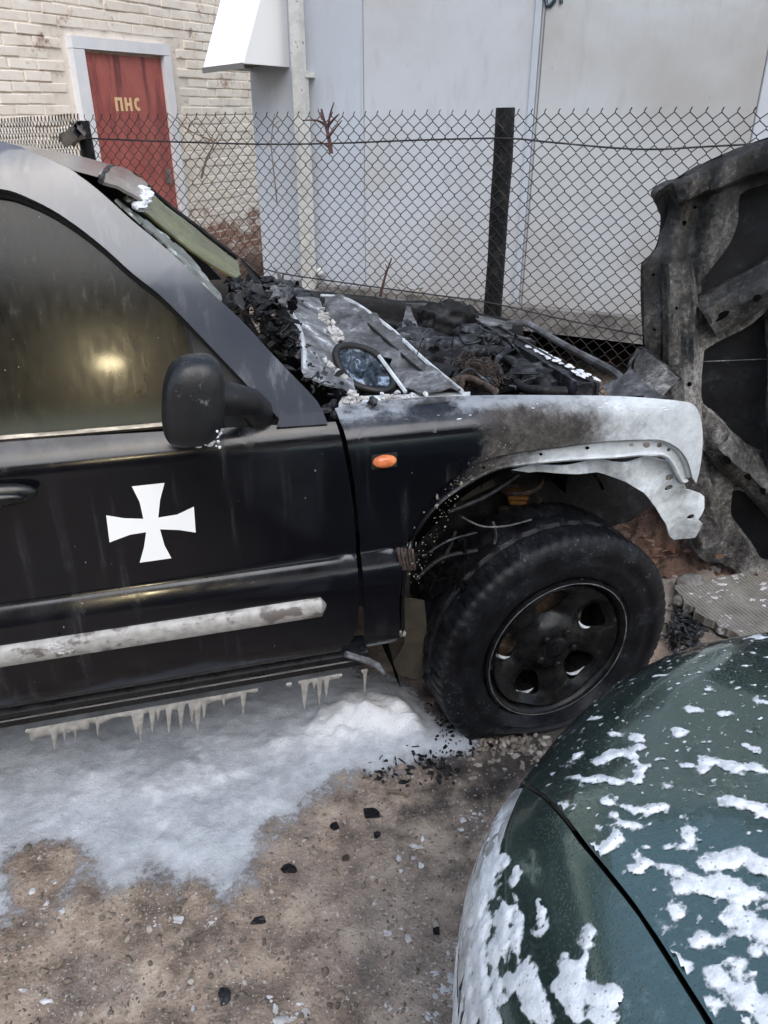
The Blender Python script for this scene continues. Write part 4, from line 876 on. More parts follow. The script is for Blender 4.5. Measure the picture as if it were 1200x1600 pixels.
MB().tube(cr(fz([(418, 462, .8), (427, 467, .77), (453, 487, .6), (467, 513, .45), (474, 543, .31), (476, 580, .17)]), 5), .007, 6).build('cowl_rim', M['ash_steel'], suv)
sheet('inner_panel', [fz([(502, 462, 1.0), (545, 469, .92), (608, 512, .70), (662, 562, .42), (722, 612, .17)]), fz([(505, 480, .92), (540, 505, .78), (585, 540, .58), (630, 575, .40), (690, 614, .17)]), fz([(510, 500, .85), (535, 540, .62), (572, 570, .46), (610, 592, .34), (655, 616, .17)])], M['burnt_steel'], suv, 8, .004, .014, 11)
MB().tube(cr(fz([(502, 462, 1.0), (545, 469, .92), (608, 512, .70), (662, 562, .42), (722, 612, .17)]), 5), .006, 6).build('panel_flange', M['ash_steel'], suv)
MB().tube(cr(fz([(545, 480, .88), (590, 520, .66), (640, 565, .42), (690, 606, .2)]), 5), .004, 6).build('panel_crease', M['char_black'], suv)
# hinge rail: ashy strip with bracket and bolts
rl = MB(); rl.add([car(527, 634, .15), car(735, 622, .15), car(735, 612, .19), car(535, 620, .19), car(527, 650, .13), car(720, 640, .13)], [(0, 1, 2, 3), (4, 5, 1, 0)])
rl.build('hinge_rail', M['ash_steel'], suv)
MB().box(car(668, 633, .125), (.10, .012, .022), Matrix.Rotation(.03, 3, 'Y')).build('hinge_plate', M['ash_steel'], suv)
for a, b in ((672, 634), (683, 636), (640, 640)):
    c = car(a, b, .115); MB().tube([c, c+Vector((0, -.014, 0))], .007, 6).build('bolt', M['rust_wire'], suv, 30)
cm = MB(); rr = random.Random(5)
for k in range(34):
    cm.blob(car(rr.uniform(505, 640), rr.uniform(628, 652), rr.uniform(.09, .14)), (rr.uniform(.006, .022), .01, rr.uniform(.004, .011)), .6, k, 2)
tag(cm.build('melted_plastic', M['char_flake'], suv), kind='stuff')
# engine heap: lumps, hoses, wires
hs_ = []
ss = np.linspace(.42, 1.16, 74); ys = np.linspace(.18, 1.36, 96)
for s in ss:
    r = []
    for y in ys:
        e = min((s-.42)/.06, (1.16-s)/.06, (y-.16)/.05, 1); p = Vector((s, y, 0))
        z = .735-.05*y+.07*mn.fractal(p*6, .6, 2.2, 5)+.06*(1-abs(mn.noise(p*11+Vector((5, 0, 0)))))-.05*(s-.8)
        r.append(Vector((s, y, z-.1*(1-max(0, e)))))
    hs_.append(r)
tag(MB().add(*grid_mesh(hs_)).build('engine_heap', M['char_black'], suv, 60), kind='stuff')
def hose(px, r, mat, name='hose', n=8, amp=0):
    q = cr(fz(px), 6)
    if amp: q = [p+Vector((mn.noise(p*30), mn.noise(p*30+Vector((9, 0, 0))), mn.noise(p*30+Vector((0, 9, 0)))))*amp for p in q]
    rs_ = [r*(1+.18*mn.noise(p*25)) for p in q]; return MB().tube(q, rs_, n).build(name, M[mat], suv, 60)
hose([(618, 523, .95), (660, 527, .9), (700, 538, .8), (750, 548, .72), (788, 552, .66)], .020, 'char_flake', 'intake_pipe', 10, .012)
hose([(660, 565, .60), (690, 560, .62), (715, 545, .68), (730, 560, .62)], .014, 'char_flake', amp=.006)
hose([(795, 600, .40), (812, 583, .46), (835, 585, .44), (850, 605, .36), (852, 632, .3)], .022, 'char_black', amp=.004)
hose([(785, 590, .5), (775, 565, .6), (795, 545, .66), (770, 530, .8)], .010, 'char_flake', amp=.006)
hose([(620, 525, .95), (650, 522, .92), (675, 527, .9)], .026, 'char_flake', amp=.01)
hose([(690, 612, .2), (720, 590, .35), (755, 600, .30), (775, 612, .22)], .009, 'rust_wire', amp=.005)
for seed, (px, py, y, a, b, m_) in enumerate(((640, 520, .98, .04, .04, 'char_flake'), (697, 503, 1.15, .11, .075, 'char_black'), (770, 532, .85, .05, .03, 'char_flake'), (705, 575, .55, .06, .05, 'char_black'), (812, 575, .62, .05, .04, 'char_black'), (650, 545, .75, .06, .045, 'char_flake'), (735, 520, 1.0, .05, .03, 'char_flake'))):
    MB().blob(car(px, py, y), (a, .05, b), .3, seed, 4, 2.6).build('melted_lump', M[m_], suv, 60)
sheet('torn_plate', [fz([(618, 538, .85), (650, 535, .85)]), fz([(626, 512, .95), (655, 518, .92)]), fz([(636, 476, 1.05), (641, 478, 1.05)])], M['burnt_steel'], suv, 5, .004, .008, 16)
MB().box(car(665, 478, 1.3), (.16, .015, .015), Matrix.Rotation(.08, 3, 'Y')).build('wiper_arm', M['burnt_steel'], suv)
wb = MB(); rr = random.Random(9); cw_ = car(745, 585, .42)
for k in range(120):
    r = rr.uniform(.025, .062); ph = rr.uniform(0, 6.28); tl = Vector((rr.gauss(0, .5), rr.gauss(0, .5), 1)).normalized(); u = tl.orthogonal().normalized(); v = tl.cross(u); c = cw_+Vector((rr.gauss(0, .018), rr.gauss(0, .02), rr.gauss(0, .012)))
    pts = [c+(u*math.cos(ph+t)+v*math.sin(ph+t)*.8)*(r*(1+.2*math.sin(t*2+k)))*1.0+tl*.012*math.sin(t*3+k) for t in np.linspace(0, rr.uniform(2.5, 6), 12)]
    wb.tube(pts, .0014, 3, False)
tag(wb.build('bare_wires', M['rust_wire'], suv, 180), kind='stuff')
wl = MB()
for k in range(26):
    a = car(rr.uniform(650, 830), rr.uniform(540, 612), rr.uniform(.3, .7)); q = [a]
    for j in range(5): q.append(q[-1]+Vector((rr.gauss(0, .03), rr.gauss(0, .03), rr.gauss(0, .016))))
    wl.tube(cr(q, 3), rr.choice((.0015, .002, .004)), 4, False)
tag(wl.build('loose_wires', M['char_flake'], suv, 180), kind='stuff')
# radiator panel and front cross-member
rb0 = car(770, 517, .92); rb1 = car(918, 598, .27)
dv = (rb1-rb0); ang = math.atan2(dv.y, dv.x); mid_ = (rb0+rb1)/2
rmx = Matrix.Rotation(ang, 3, 'Z')
bm = bmesh.new(); bmesh.ops.create_cube(bm, size=1)
for v in bm.verts: v.co = mid_+rmx @ Vector((v.co.x*dv.length, v.co.y*.05, v.co.z*.045-.022))
bmesh.ops.bevel(bm, geom=bm.edges[:], offset=.008, segments=2, affect='EDGES'); me = bpy.data.meshes.new('radiator_beam'); bm.to_mesh(me); bm.free(); rbm = link_mesh('radiator_beam', me, M['char_flake'], suv, 40)
MB().box(mid_+rmx @ Vector((.0, -.004, -.19)), (dv.length*.97, .035, .26), rmx).build('radiator', M['char_black'], suv)
fo = MB()
for k in range(40): fo.blob(rb0.lerp(rb1, random.uniform(.35, 1))+rmx @ Vector((0, random.uniform(-.03, .0), .0))+Vector((.035, 0, .004)), (random.uniform(.003, .010), random.uniform(.004, .022), random.uniform(.001, .003)), .7, k, 2)
tag(fo.build('foam_clump', M['foam_white'], rbm), kind='stuff')
tb = MB(); tp_ = cr([cars(738, 492, 1.20), cars(772, 512, 1.22), cars(800, 505, 1.26), cars(826, 507, 1.30), cars(860, 527, 1.315), cars(905, 552, 1.32), cars(955, 578, 1.325), cars(972, 592, 1.325)], 5)
tb.tube(tp_, .012, 8); tb.build('front_bar', M['burnt_steel'], suv)
sheet('bar_plate', [fz([(735, 492, 1.2), (775, 500, 1.15), (800, 507, 1.1)]), fz([(745, 500, 1.1), (775, 516, 1.0), (800, 514, 1.02)])], M['burnt_steel'], suv, 4, .004)
sheet('lamp_bracket', [[cars(942, 602, 1.30), cars(970, 590, 1.32), cars(985, 575, 1.36)], [cars(952, 618, 1.28), cars(990, 612, 1.30), cars(1010, 600, 1.34)], [cars(975, 626, 1.26), cars(1010, 626, 1.28), cars(1040, 622, 1.32)]], M['burnt_steel'], suv, 5, .004, .004, 14)
sheet('lamp_plate', [[cars(1000, 545, 1.42), cars(1030, 565, 1.42), cars(1062, 592, 1.42)], [cars(992, 575, 1.38), cars(1020, 590, 1.38), cars(1045, 608, 1.38)], [cars(985, 605, 1.33), cars(1010, 615, 1.33), cars(1032, 624, 1.33)]], M['bonnet_frame'], suv, 5, .005, .004, 14)
MB().tube(cr([cars(985, 590, 1.36), cars(984, 570, 1.38), cars(992, 556, 1.40), cars(1002, 544, 1.42), cars(1030, 565, 1.425), cars(1062, 593, 1.425)], 4), .006, 6).build('bracket_edge', M['char_flake'], suv)
# burnt flakes heaped along the scuttle
def flakes(name, n, gen, mat, parent, seed, size=(.012, .045), thick=.0025):
    rr = random.Random(seed); mb = MB()
    for k in range(n):
        c = gen(rr); r = rr.uniform(*size); ax = Vector((rr.gauss(0, 1), rr.gauss(0, 1), rr.gauss(0, 1))).normalized(); mt = Matrix.Rotation(rr.uniform(0, 6.28), 3, ax); m = rr.randint(4, 7); top_ = []
        for j in range(m):
            q = 2*math.pi*j/m+rr.uniform(-.3, .3); l = r*rr.uniform(.4, 1.0); top_.append(Vector((l*1.5*math.cos(q), l*.8*math.sin(q), rr.uniform(-.12, .12)*r)))
        ps = [c+mt @ p for p in top_]+[c+mt @ (p+Vector((0, 0, -thick))) for p in top_]
        mb.add(ps, [tuple(range(m)), tuple(range(2*m-1, m-1, -1))]+[(j, j+m, (j+1) % m+m, (j+1) % m) for j in range(m)])
    return tag(mb.build(name, mat, parent, 20), kind='stuff')
flakes('charred_flakes', 70, lambda r: car(r.uniform(360, 450), 440+r.uniform(0, 36), r.uniform(.5, 1.2)), M['char_flake'], suv, 1, (.008, .034))
rr = random.Random(77)
for k in range(16):
    a = rr.uniform(352, 440); b = 440+(a-352)*.12+rr.uniform(-6, 16); y = rr.uniform(.55, 1.1); w1, h1 = rr.uniform(18, 40), rr.uniform(8, 20)
    sheet('crumpled_trim', [fz([(a, b, y), (a+w1*.5, b-rr.uniform(4, 12), y+.05), (a+w1, b+rr.uniform(-4, 8), y)]), fz([(a+4, b+h1*.5, y-.05), (a+w1*.5, b+h1*.4, y-.03), (a+w1+6, b+h1*.6, y-.06)]), fz([(a+8, b+h1, y-.09), (a+w1*.6, b+h1*1.1, y-.09), (a+w1+2, b+h1*1.2, y-.1)])], M[('char_flake', 'char_black', 'burnt_steel')[k % 3]], suv, 5, .003, .022, 16, k*3.1, .25, 25)
flakes('charred_flakes', 110, lambda r: (lambda t: car(395+t*120+r.uniform(-14, 24), 480+t*130+r.uniform(-24, 24), .55-.40*t+r.uniform(-.05, .05)))(r.random()), M['char_flake'], suv, 2, (.004, .016))
flakes('charred_flakes', 70, lambda r: car(r.uniform(600, 850), r.uniform(525, 612), r.uniform(.3, .95)), M['char_black'], suv, 3, (.006, .02))
for px_, r_, m_ in (([(600, 505, 1.15), (640, 512, 1.12), (690, 528, 1.05), (745, 545, .95)], .016, 'char_black'), ([(640, 550, .7), (690, 566, .6), (740, 575, .5), (765, 600, .35)], .018, 'char_flake'), ([(675, 600, .3), (700, 575, .45), (690, 550, .6)], .013, 'char_black'), ([(790, 560, .62), (830, 575, .5), (862, 600, .36)], .015, 'char_flake'), ([(805, 600, .36), (840, 612, .26), (885, 612, .24)], .014, 'char_black'), ([(720, 600, .32), (735, 575, .45), (760, 570, .48), (772, 600, .35)], .011, 'rust_wire')):
    hose(px_, r_, m_, 'melted_pipe', 8, .010)
for k, (px_, py_, y_, sz_, m_) in enumerate(((800, 548, .78, (.16, .07, .05), 'char_black'), (828, 590, .45, (.10, .09, .06), 'char_flake'), (690, 590, .40, (.10, .08, .05), 'char_black'), (715, 540, .85, (.18, .06, .04), 'char_flake'))):
    bm = bmesh.new(); bmesh.ops.create_cube(bm, size=1); bmesh.ops.subdivide_edges(bm, edges=bm.edges[:], cuts=5, use_grid_fill=True); c_ = car(px_, py_, y_); rt = Matrix.Rotation(.5+k, 3, 'Z')
    for v in bm.verts: q = rt @ Vector((v.co.x*sz_[0], v.co.y*sz_[1], v.co.z*sz_[2])); v.co = c_+q+Vector((mn.noise(q*30), mn.noise(q*30+Vector((7, 0, 0))), mn.noise(q*30+Vector((0, 7, 0)))))*.012
    me = bpy.data.meshes.new('burnt_block'); bm.to_mesh(me); bm.free(); link_mesh('burnt_block', me, M[m_], suv, 40)
flakes('charred_flakes', 120, lambda r: car(r.uniform(365, 470), r.uniform(470, 560), r.uniform(.35, .7)), M['char_black'], suv, 6, (.008, .024))
MB().tube(cr(fz([(395, 497, .6), (425, 478, .62), (445, 455, .75)]), 4), .008, 6).build('trim_strip', M['char_flake'], suv)
fo = MB(); rr = random.Random(8)
for (a, b, y, n, sp_) in ((508, 497, .72, 26, 9), (522, 525, .56, 30, 9), (513, 578, .30, 22, 8), (532, 590, .26, 12, 6), (620, 628, .16, 50, 34), (560, 630, .15, 20, 18), (700, 636, .12, 20, 14)):
    for k in range(n): fo.blob(car(a+rr.gauss(0, sp_*.6), b+rr.gauss(0, min(sp_, 9)*.7), y-.015), (rr.uniform(.003, .010), rr.uniform(.003, .008), rr.uniform(.003, .009)), .8, k, 2, 2.2)
tag(fo.build('foam_clump', M['flecks'], suv), kind='stuff')
# foam on the top of the fender
fo = MB()
for k in range(70):
    px = random.choice((random.uniform(600, 740), random.uniform(900, 1060), random.uniform(540, 1050))); s, w_ = FP.hit(px, 648+random.uniform(-10, 6) if px < 760 else random.uniform(626, 640))
    fo.blob(smap(FP, 0)(s, w_), (random.uniform(.003, .014), random.uniform(.002, .006), random.uniform(.0006, .002)), .7, k, 2)
tag(fo.build('foam_fleck', M['foam_white'], fender), kind='stuff')

# ---- foam icicles under the sill: ragged curtains of dried foam
DRIPS = ((85, 1172, 4), (101, 1160, 2.5), (118, 1156, 2.5), (153, 1152, 2.5), (213, 1148, 5), (220, 1162, 3.2), (238, 1147, 3.2), (247, 1128, 2.4), (264, 1147, 3.2), (283, 1142, 3.4), (300, 1128, 3.5), (309, 1145, 3.8), (319, 1124, 3), (350, 1104, 2.4), (380, 1118, 2.8), (453, 1074, 1.6), (476, 1110, 3.6), (491, 1078, 2.4), (499, 1104, 2.8), (510, 1090, 2.8), (529, 1062, 1.6), (570, 1092, 1.8))
def sill_y(a): return 1150-a*.178
for x0, x1, dpt in ((40, 404, 7), (447, 456, 2), (466, 535, 4), (564, 575, 2)):
    rows = []
    for a in np.arange(x0, x1, 1.1):
        e = min(1, (a-x0)/8, (x1-a)/8); b0 = sill_y(a); lo_ = 1.5+max(0, dpt*e*(.55+1.5*mn.noise(Vector((a*.035, x0, 0)))))+(9*e if 46 < a < 140 else 0)
        for da, db, dr_ in DRIPS:
            L_ = db-sill_y(da); k_ = abs(a-da)/(dr_*1.75); lo_ = max(lo_, L_*max(0, 1-k_**1.3)) if k_ < 1 else lo_
        top_ = car(a, b0-3, .006); low_ = car(a, b0+lo_, .010); bulge = .0035+.003*mn.noise(Vector((a*.11, 3, 0)))
        rows.append([top_, top_.lerp(low_, .35)+Vector((0, -bulge, 0)), top_.lerp(low_, .7)+Vector((0, -bulge*.8, 0)), low_])
    V, F_ = grid_mesh(rows); bm = bmesh.new(); bv = [bm.verts.new(p) for p in V]; [bm.faces.new([bv[i] for i in f]) for f in F_]; solid(bm, .005); bmesh.ops.recalc_face_normals(bm, faces=bm.faces[:])
    me = bpy.data.meshes.new('foam_drips'); bm.to_mesh(me); bm.free(); link_mesh('foam_drips', me, M['foam_drip'], suv, 70)

# ================================================================== LOOSE THINGS ROUND THE BURNT CAR
# ---- the burnt bonnet standing on edge in front of the car
bp = at_z(1150, 888, .02); bonu = Vector((math.cos(-.20), math.sin(-.20), 0)); bonn = Vector((bonu.y, -bonu.x, 0))
bon = empty('car_bonnet', bp, -.20); tag(bon, 'burnt car bonnet standing upright in front of the car, ribbed underside showing', 'bonnet')
BOI = (Matrix.Translation(bp) @ Matrix.Rotation(-.20, 4, 'Z')).inverted()
def bo(px, py):
    q = BOI @ on_plane(px, py, bp, bonn); return q.x, q.z
bo_out = [(1002, 410), (1013, 400), (1027, 377), (1032, 347), (1030, 327), (1020, 307), (1033, 292), (1067, 273), (1100, 255), (1133, 240), (1167, 227), (1200, 215), (1290, 192), (1390, 185), (1480, 200), (1530, 260), (1545, 420), (1540, 620), (1520, 800), (1480, 890), (1400, 905), (1300, 902), (1192, 892), (1130, 875), (1085, 850), (1050, 790), (1030, 720), (1012, 640), (1005, 560), (1003, 480)]
hA = [(1200, 283), (1175, 291), (1153, 303), (1150, 325), (1148, 347), (1133, 380), (1110, 407), (1086, 436), (1084, 450), (1092, 455), (1133, 434), (1200, 394), (1290, 344), (1330, 322), (1300, 280), (1250, 272)]
hB = [(1096, 540), (1092, 600), (1095, 622), (1104, 636), (1140, 664), (1178, 700), (1188, 690), (1193, 660), (1196, 600), (1197, 486), (1188, 482), (1150, 508)]
hC = [(1222, 470), (1214, 600), (1212, 690), (1222, 715), (1290, 755), (1370, 700), (1400, 600), (1390, 450), (1330, 410), (1300, 425)]
hD = [(1140, 757), (1160, 762), (1200, 800), (1262, 850), (1255, 872), (1200, 868), (1165, 838), (1140, 800)]
hE = [(1420, 330), (1370, 370), (1420, 430), (1440, 600), (1420, 720), (1330, 790), (1400, 850), (1450, 840), (1490, 700), (1500, 400), (1470, 320)]
def rl_(h): return smooth2([bo(*q) for q in h]+[bo(*h[0])], 3)[:-1]
slots = [[bo(*q) for q in oval(a, b, rx, ry, 10, rot)] for a, b, rx, ry, rot in ((1116, 477, 13, 5, -.55), (1164, 449, 7, 5, -.5), (1192, 431, 6, 4, -.5), (1122, 694, 9, 5, .75), (1157, 727, 7, 4.5, .7), (1179, 748, 7, 4.5, .7), (1068, 347, 4, 4.5, 0), (1084, 323, 3, 3, 0), (1146, 258, 3, 3, 0), (1018, 425, 2.6, 2.6, 0), (1018, 506, 2.6, 2.6, 0), (1046, 546, 3, 3, 0), (1076, 585, 3.5, 3.5, 0), (1048, 568, 2.5, 2.5, 0), (1066, 517, 2, 2, 0))]
def bo_map(off, amp):
    e0 = bo(1040, 340)
    def f(x, z):
        edge = bo(1005, 500)[0]; d = x-edge
        y = -off+amp*(.030*math.exp(-((d-.05)/.03)**2)*-1 + .022*math.exp(-((d-.115)/.022)**2)+.012*math.sin(d*34)+.02*mn.noise(Vector((x*6, z*6, 1))))
        y += .05*math.exp(-((z-e0[1])/.09)**2)*math.exp(-(d/.12)**2)
        b1 = (z-bo(1085, 490)[1])-(x-bo(1085, 490)[0])*((bo(1200, 435)[1]-bo(1085, 490)[1])/(bo(1200, 435)[0]-bo(1085, 490)[0]))
        y -= amp*.022*math.exp(-((b1-.01)/.035)**2)*(1 if x > bo(1090, 480)[0] else 0)
        b2 = (z-bo(1110, 690)[1])-(x-bo(1110, 690)[0])*((bo(1200, 760)[1]-bo(1110, 690)[1])/(bo(1200, 760)[0]-bo(1110, 690)[0]))
        y -= amp*.022*math.exp(-((b2-.015)/.035)**2)*(1 if x > bo(1105, 690)[0] else 0)
        return Vector((x, y, z))
    return f
L_out = smooth2([bo(*q) for q in bo_out]+[bo(*bo_out[0])], 3)[:-1]
panel('ribbed_frame', L_out, bo_map(.055, 1.5), M['bonnet_frame'], bon, holes=[rl_(h) for h in (hA, hB, hC, hD, hE)]+slots, step=.018, thick=.022, sharp=70)
panel('outer_skin', [(x*1.0, z) for x, z in L_out], lambda x, z: Vector((x, .012+.02*mn.noise(Vector((x*3, z*3, 5)))-.03*math.exp(-((x-bo(1005, 500)[0])/.03)**2), z)), M['bonnet_skin'], bon, step=.06, thick=.003, sharp=60)
def rib(path, width, hgt, name='rib', k=5):
    """raised stamped channel along a path on the underside of the bonnet"""
    P = cr([(*bo(*q), 0) for q in path], k); f_ = bo_map(.055, 1.5); Ws = cr([(bo(1000+w_, 600)[0]-bo(1000, 600)[0], 0, 0) for w_ in width], k); rows = []
    for i, p in enumerate(P):
        t = (P[min(i+1, len(P)-1)]-P[max(i-1, 0)]).normalized(); nn = Vector((-t.y, t.x, 0)); w_ = Ws[i].x; r = []
        for a, d in ((-.5, -.004), (-.44, .004), (-.36, hgt*.85), (-.30, hgt), (.0, hgt*.92), (.30, hgt), (.36, hgt*.85), (.44, .004), (.5, -.004)):
            q = p+nn*(a*w_); c = f_(q.x, q.y); r.append(c+Vector((0, -.022-d+.003*mn.noise(Vector((q.x*40, q.y*40, 0))), 0)))
        rows.append(r)
    return MB().add(*grid_mesh(rows)).build(name, M['bonnet_frame'], bon, 35)
rib([(1052, 400), (1056, 450), (1058, 520), (1062, 590), (1068, 660), (1080, 740), (1105, 830)], [44, 50, 54, 54, 52, 50, 50], .024)
rib([(1052, 300), (1090, 283), (1130, 266), (1170, 250), (1210, 238), (1300, 222)], [34, 38, 42, 44, 44, 44], .022)
rib([(1098, 492), (1140, 465), (1200, 428), (1290, 372), (1370, 322)], [66, 62, 60, 60, 60], .034)
rib([(1112, 678), (1150, 712), (1200, 758), (1270, 812), (1340, 850)], [58, 56, 56, 54, 50], .034)
rib([(1206, 470), (1204, 560), (1200, 640), (1196, 730)], [20, 18, 18, 22], .020)
for a_, b_, rx_, ry_, ro_ in ((1117, 480, 13, 5, .55), (1166, 450, 7, 5, .5), (1194, 431, 6, 4, .5), (1122, 690, 8, 5, -.75), (1157, 722, 7, 4.5, -.7), (1180, 743, 7, 4.5, -.7), (1046, 546, 3, 3, 0), (1070, 585, 3.5, 3.5, 0), (1050, 470, 2.5, 2.5, 0), (1062, 517, 2, 2, 0), (1066, 640, 3, 3, 0)):
    q_ = [bo(*q) for q in oval(a_, b_, rx_, ry_, 14, -ro_)]; c_ = bo(a_, b_); f_ = bo_map(.055, 1.5); dp = -.022-.0345 if rx_ > 5 or a_ > 1100 else -.022-.0245
    MB().add([f_(*c_)+Vector((0, dp-.0006, 0))]+[f_(*c_)+Vector((x-c_[0], dp-.0006, z-c_[1])) for x, z in q_], [(0, i+1, (i+1) % 14+1) for i in range(14)]).build('slot', M['gap'], bon)
MB().tube([Vector((*(lambda q: (q[0], -.008, q[1]))(bo(1096, 564)),)), Vector((*(lambda q: (q[0], -.008, q[1]))(bo(1197, 560)),))], .002, 5).build('release_cable', M['burnt_steel'], bon)

# ---- a broken wing mirror lying in the engine bay
mcn = car(571, 585, .26); lm = empty('broken_mirror', CM @ mcn, CA); tag(lm, 'loose oval wing mirror lying face up in the burnt engine bay', 'mirror')
lmi = lambda px, py, y: car(px, py, y)-mcn
ov = [(524, 552), (530, 542), (548, 540), (572, 545), (590, 556), (606, 574), (614, 592), (610, 606), (594, 611), (572, 607), (552, 600), (538, 585), (528, 568)]
pl3 = [lmi(a, b, .30-(b-575)*.0016) for a, b in ov]; loopc = cr(pl3+[pl3[0]], 5)
MB().tube(loopc, .009, 8).build('frame', M['rubber'], lm, 60)
ctr = sum(pl3, Vector())/len(pl3); gm = MB(); pts = loopc[:-1]
gm.add([ctr]+[p.lerp(ctr, .05) for p in pts], [(0, i+1, (i+1) % len(pts)+1) for i in range(len(pts))]); gm.build('mirror_glass', M['mirror_glass'], lm)
bk_ = MB(); bk_.add([ctr+Vector((.02, .03, -.05))]+[p+Vector((0, .004, -.006)) for p in pts], [(0, (i+1) % len(pts)+1, i+1) for i in range(len(pts))]); bk_.build('back_shell', M['rubber'], lm)
MB().tube([lmi(592, 556, .27), lmi(634, 613, .17)], .005, 6).build('rod', M['ash_steel'], lm)

# ---- ribbed board, rubble and earth in front of the car
sl0 = at_z(1054, 915, .05); sl1 = at_z(1200, 887, .05); su = (sl1-sl0); su.z = 0; su.normalize(); sa = math.atan2(su.y, su.x)
board = empty('ribbed_board', (sl0.x, sl0.y, 0), sa); tag(board, 'grey ribbed board lying on the ground beside the burnt tyre', 'board')
bm = bmesh.new(); bmesh.ops.create_grid(bm, x_segments=50, y_segments=24, size=.5)
for v in bm.verts:
    x = v.co.x+.5; y = v.co.y-.5; v.co = Vector((x*1.05+.012*mn.noise(Vector((0, y*14, 0)))*(1-x)*2+.03*(1-x)*math.sin(y*5), y*.42+.006*mn.noise(Vector((x*12, 0, 3))), .05+.003*mn.noise(Vector((x*6, y*6, 0)))))
solid(bm, .03); me = bpy.data.meshes.new('plank'); bm.to_mesh(me); bm.free(); link_mesh('plank', me, M['ribbed_board'], board, 40)
bl = MB(); rr = random.Random(21)
for k in range(9): bl.blob((rr.uniform(.1, .9), rr.uniform(-.36, -.04), .006), rr.uniform(.012, .03), .4, k, 2)
bl.build('packing', M['char_black'], board)
sf = MB()
for k in range(60):
    c = rr.choice(((.10, -.10), (.28, -.16), (.20, -.02), (.55, -.12))); sf.blob((c[0]+rr.gauss(0, .05), min(-.01, c[1]+rr.gauss(0, .03)), .049), (rr.uniform(.003, .014), rr.uniform(.002, .009), .003), .8, k, 2)
tag(sf.build('foam_residue', M['flecks'], board), kind='stuff')
hp_ = at_z(1035, 880, 0); heap = []
xs_ = np.linspace(-.28, .42, 70); ys_ = np.linspace(-.12, .5, 62)
for y in ys_:
    r = []
    for x in xs_:
        e = math.exp(-((x-.02)/.19)**2-((y-.14)/.17)**2); p = Vector((x, y, 0))
        r.append(Vector((x, y, -.02+.19*e+(.03+.05*e)*mn.fractal(p*11, .6, 2.2, 5)+.02*e*abs(mn.noise(p*38)))))
    heap.append(r)
ho = MB().add(*grid_mesh(heap)).build('earth_heap', M['earth'], None, 80); ho.location = (hp_.x, hp_.y, 0); tag(ho, 'small heap of brown earth and leaf litter beyond the burnt tyre', 'earth heap')
lit = flakes('leaf_litter', 260, lambda r: Vector((hp_.x+r.gauss(.02, .14), hp_.y+r.gauss(.08, .10), .02+.10*r.random())), NM('dead_leaf', (.14, .075, .05), .8).m, None, 35, (.008, .022)); tag(lit, 'dead brown leaves and twigs over the earth heap')
def stone(name, label, px, py, z, r, mat, seed, cat='stone', amp=.35):
    p = at_z(px, py, z); o = MB().blob((0, 0, 0), r, amp, seed, 3, 1.3).build(name, M[mat], None, 35); o.location = (p.x, p.y, z); tag(o, label, cat); return o
stone('rubble_stone', 'pale grey stone between the burnt tyre and the ribbed board', 1078, 910, .045, (.05, .035, .032), 'concrete', 5)
stone('rubble_chunk', 'small pale lump of rubble at the corner of the ribbed board', 1062, 938, .03, (.024, .02, .018), 'concrete', 9)
flk = flakes('charred_litter', 150, lambda r: at_z(1068+r.gauss(0, 14), 985+r.gauss(0, 18), .012+.02*r.random()), M['char_flake'], None, 31, (.006, .024)); tag(flk, 'burnt flakes piled between tyre and green car')
flk = flakes('charred_litter', 260, lambda r: at_z(690+r.gauss(0, 34), 1150+r.gauss(0, 22), .014*r.random()), M['char_black'], None, 32, (.002, .010)); tag(flk, 'black burnt crumbs on the ground behind the flat tyre')
flk = flakes('charred_litter', 70, lambda r: at_z(r.uniform(560, 720), 1205+r.gauss(0, 12), .004*r.random()), M['char_black'], None, 33, (.003, .012)); tag(flk, 'scattered burnt crumbs at the edge of the foam')

# ---- single burnt fragments on the yard
def fragment(label, px, py, sx, sy, seed, rot=0.0, mat='char_black', cat='burnt fragment', name='burnt_fragment'):
    p = at_z(px, py, .008); rr = random.Random(seed); m = rr.randint(8, 11); tp_ = []
    for j in range(m):
        q = 2*math.pi*j/m+rr.uniform(-.25, .25); e = sq(Vector((math.cos(q), math.sin(q), 0)), .7); tp_.append(Vector((e.x*sx*rr.uniform(.6, 1.1), e.y*sy*rr.uniform(.6, 1.1), .005+rr.uniform(-.002, .003))))
    ps = [v for v in tp_]+[Vector((v.x*1.05, v.y*1.05, -.006)) for v in tp_]+[Vector((0, 0, .006))]
    mb = MB().add(ps, [(j, (j+1) % m, 2*m) for j in range(m)]+[(j, j+m, (j+1) % m+m, (j+1) % m) for j in range(m)])
    o = mb.build(name, M[mat], None, 25); o.location = (p.x, p.y, .001); o.rotation_euler = (0, 0, rot); tag(o, label, cat); return o
fragment('largest square black burnt fragment near the foam edge', 578, 1268, .024, .017, 1, .05)
fragment('flat black burnt fragment alone on the bare ground left of centre', 453, 1356, .021, .014, 2, .0)
fragment('small dark burnt fragment just left of the square one', 523, 1289, .012, .011, 3, .4)
fragment('grey burnt fragment at the foam tongue end', 403, 1437, .017, .011, 4, .2, 'char_flake')
fragment('dark burnt fragment near the bottom of the yard', 350, 1552, .012, .017, 5, .2, 'char_flake')
fragment('round dark burnt fragment beside the green car', 682, 1452, .009, .008, 6, .1)
fragment('small dark burnt fragment right of the square one', 589, 1302, .009, .008, 7, .9)
fragment('small brown burnt chip in the middle of the yard', 540, 1338, .010, .007, 8, .5, 'rust_wire')
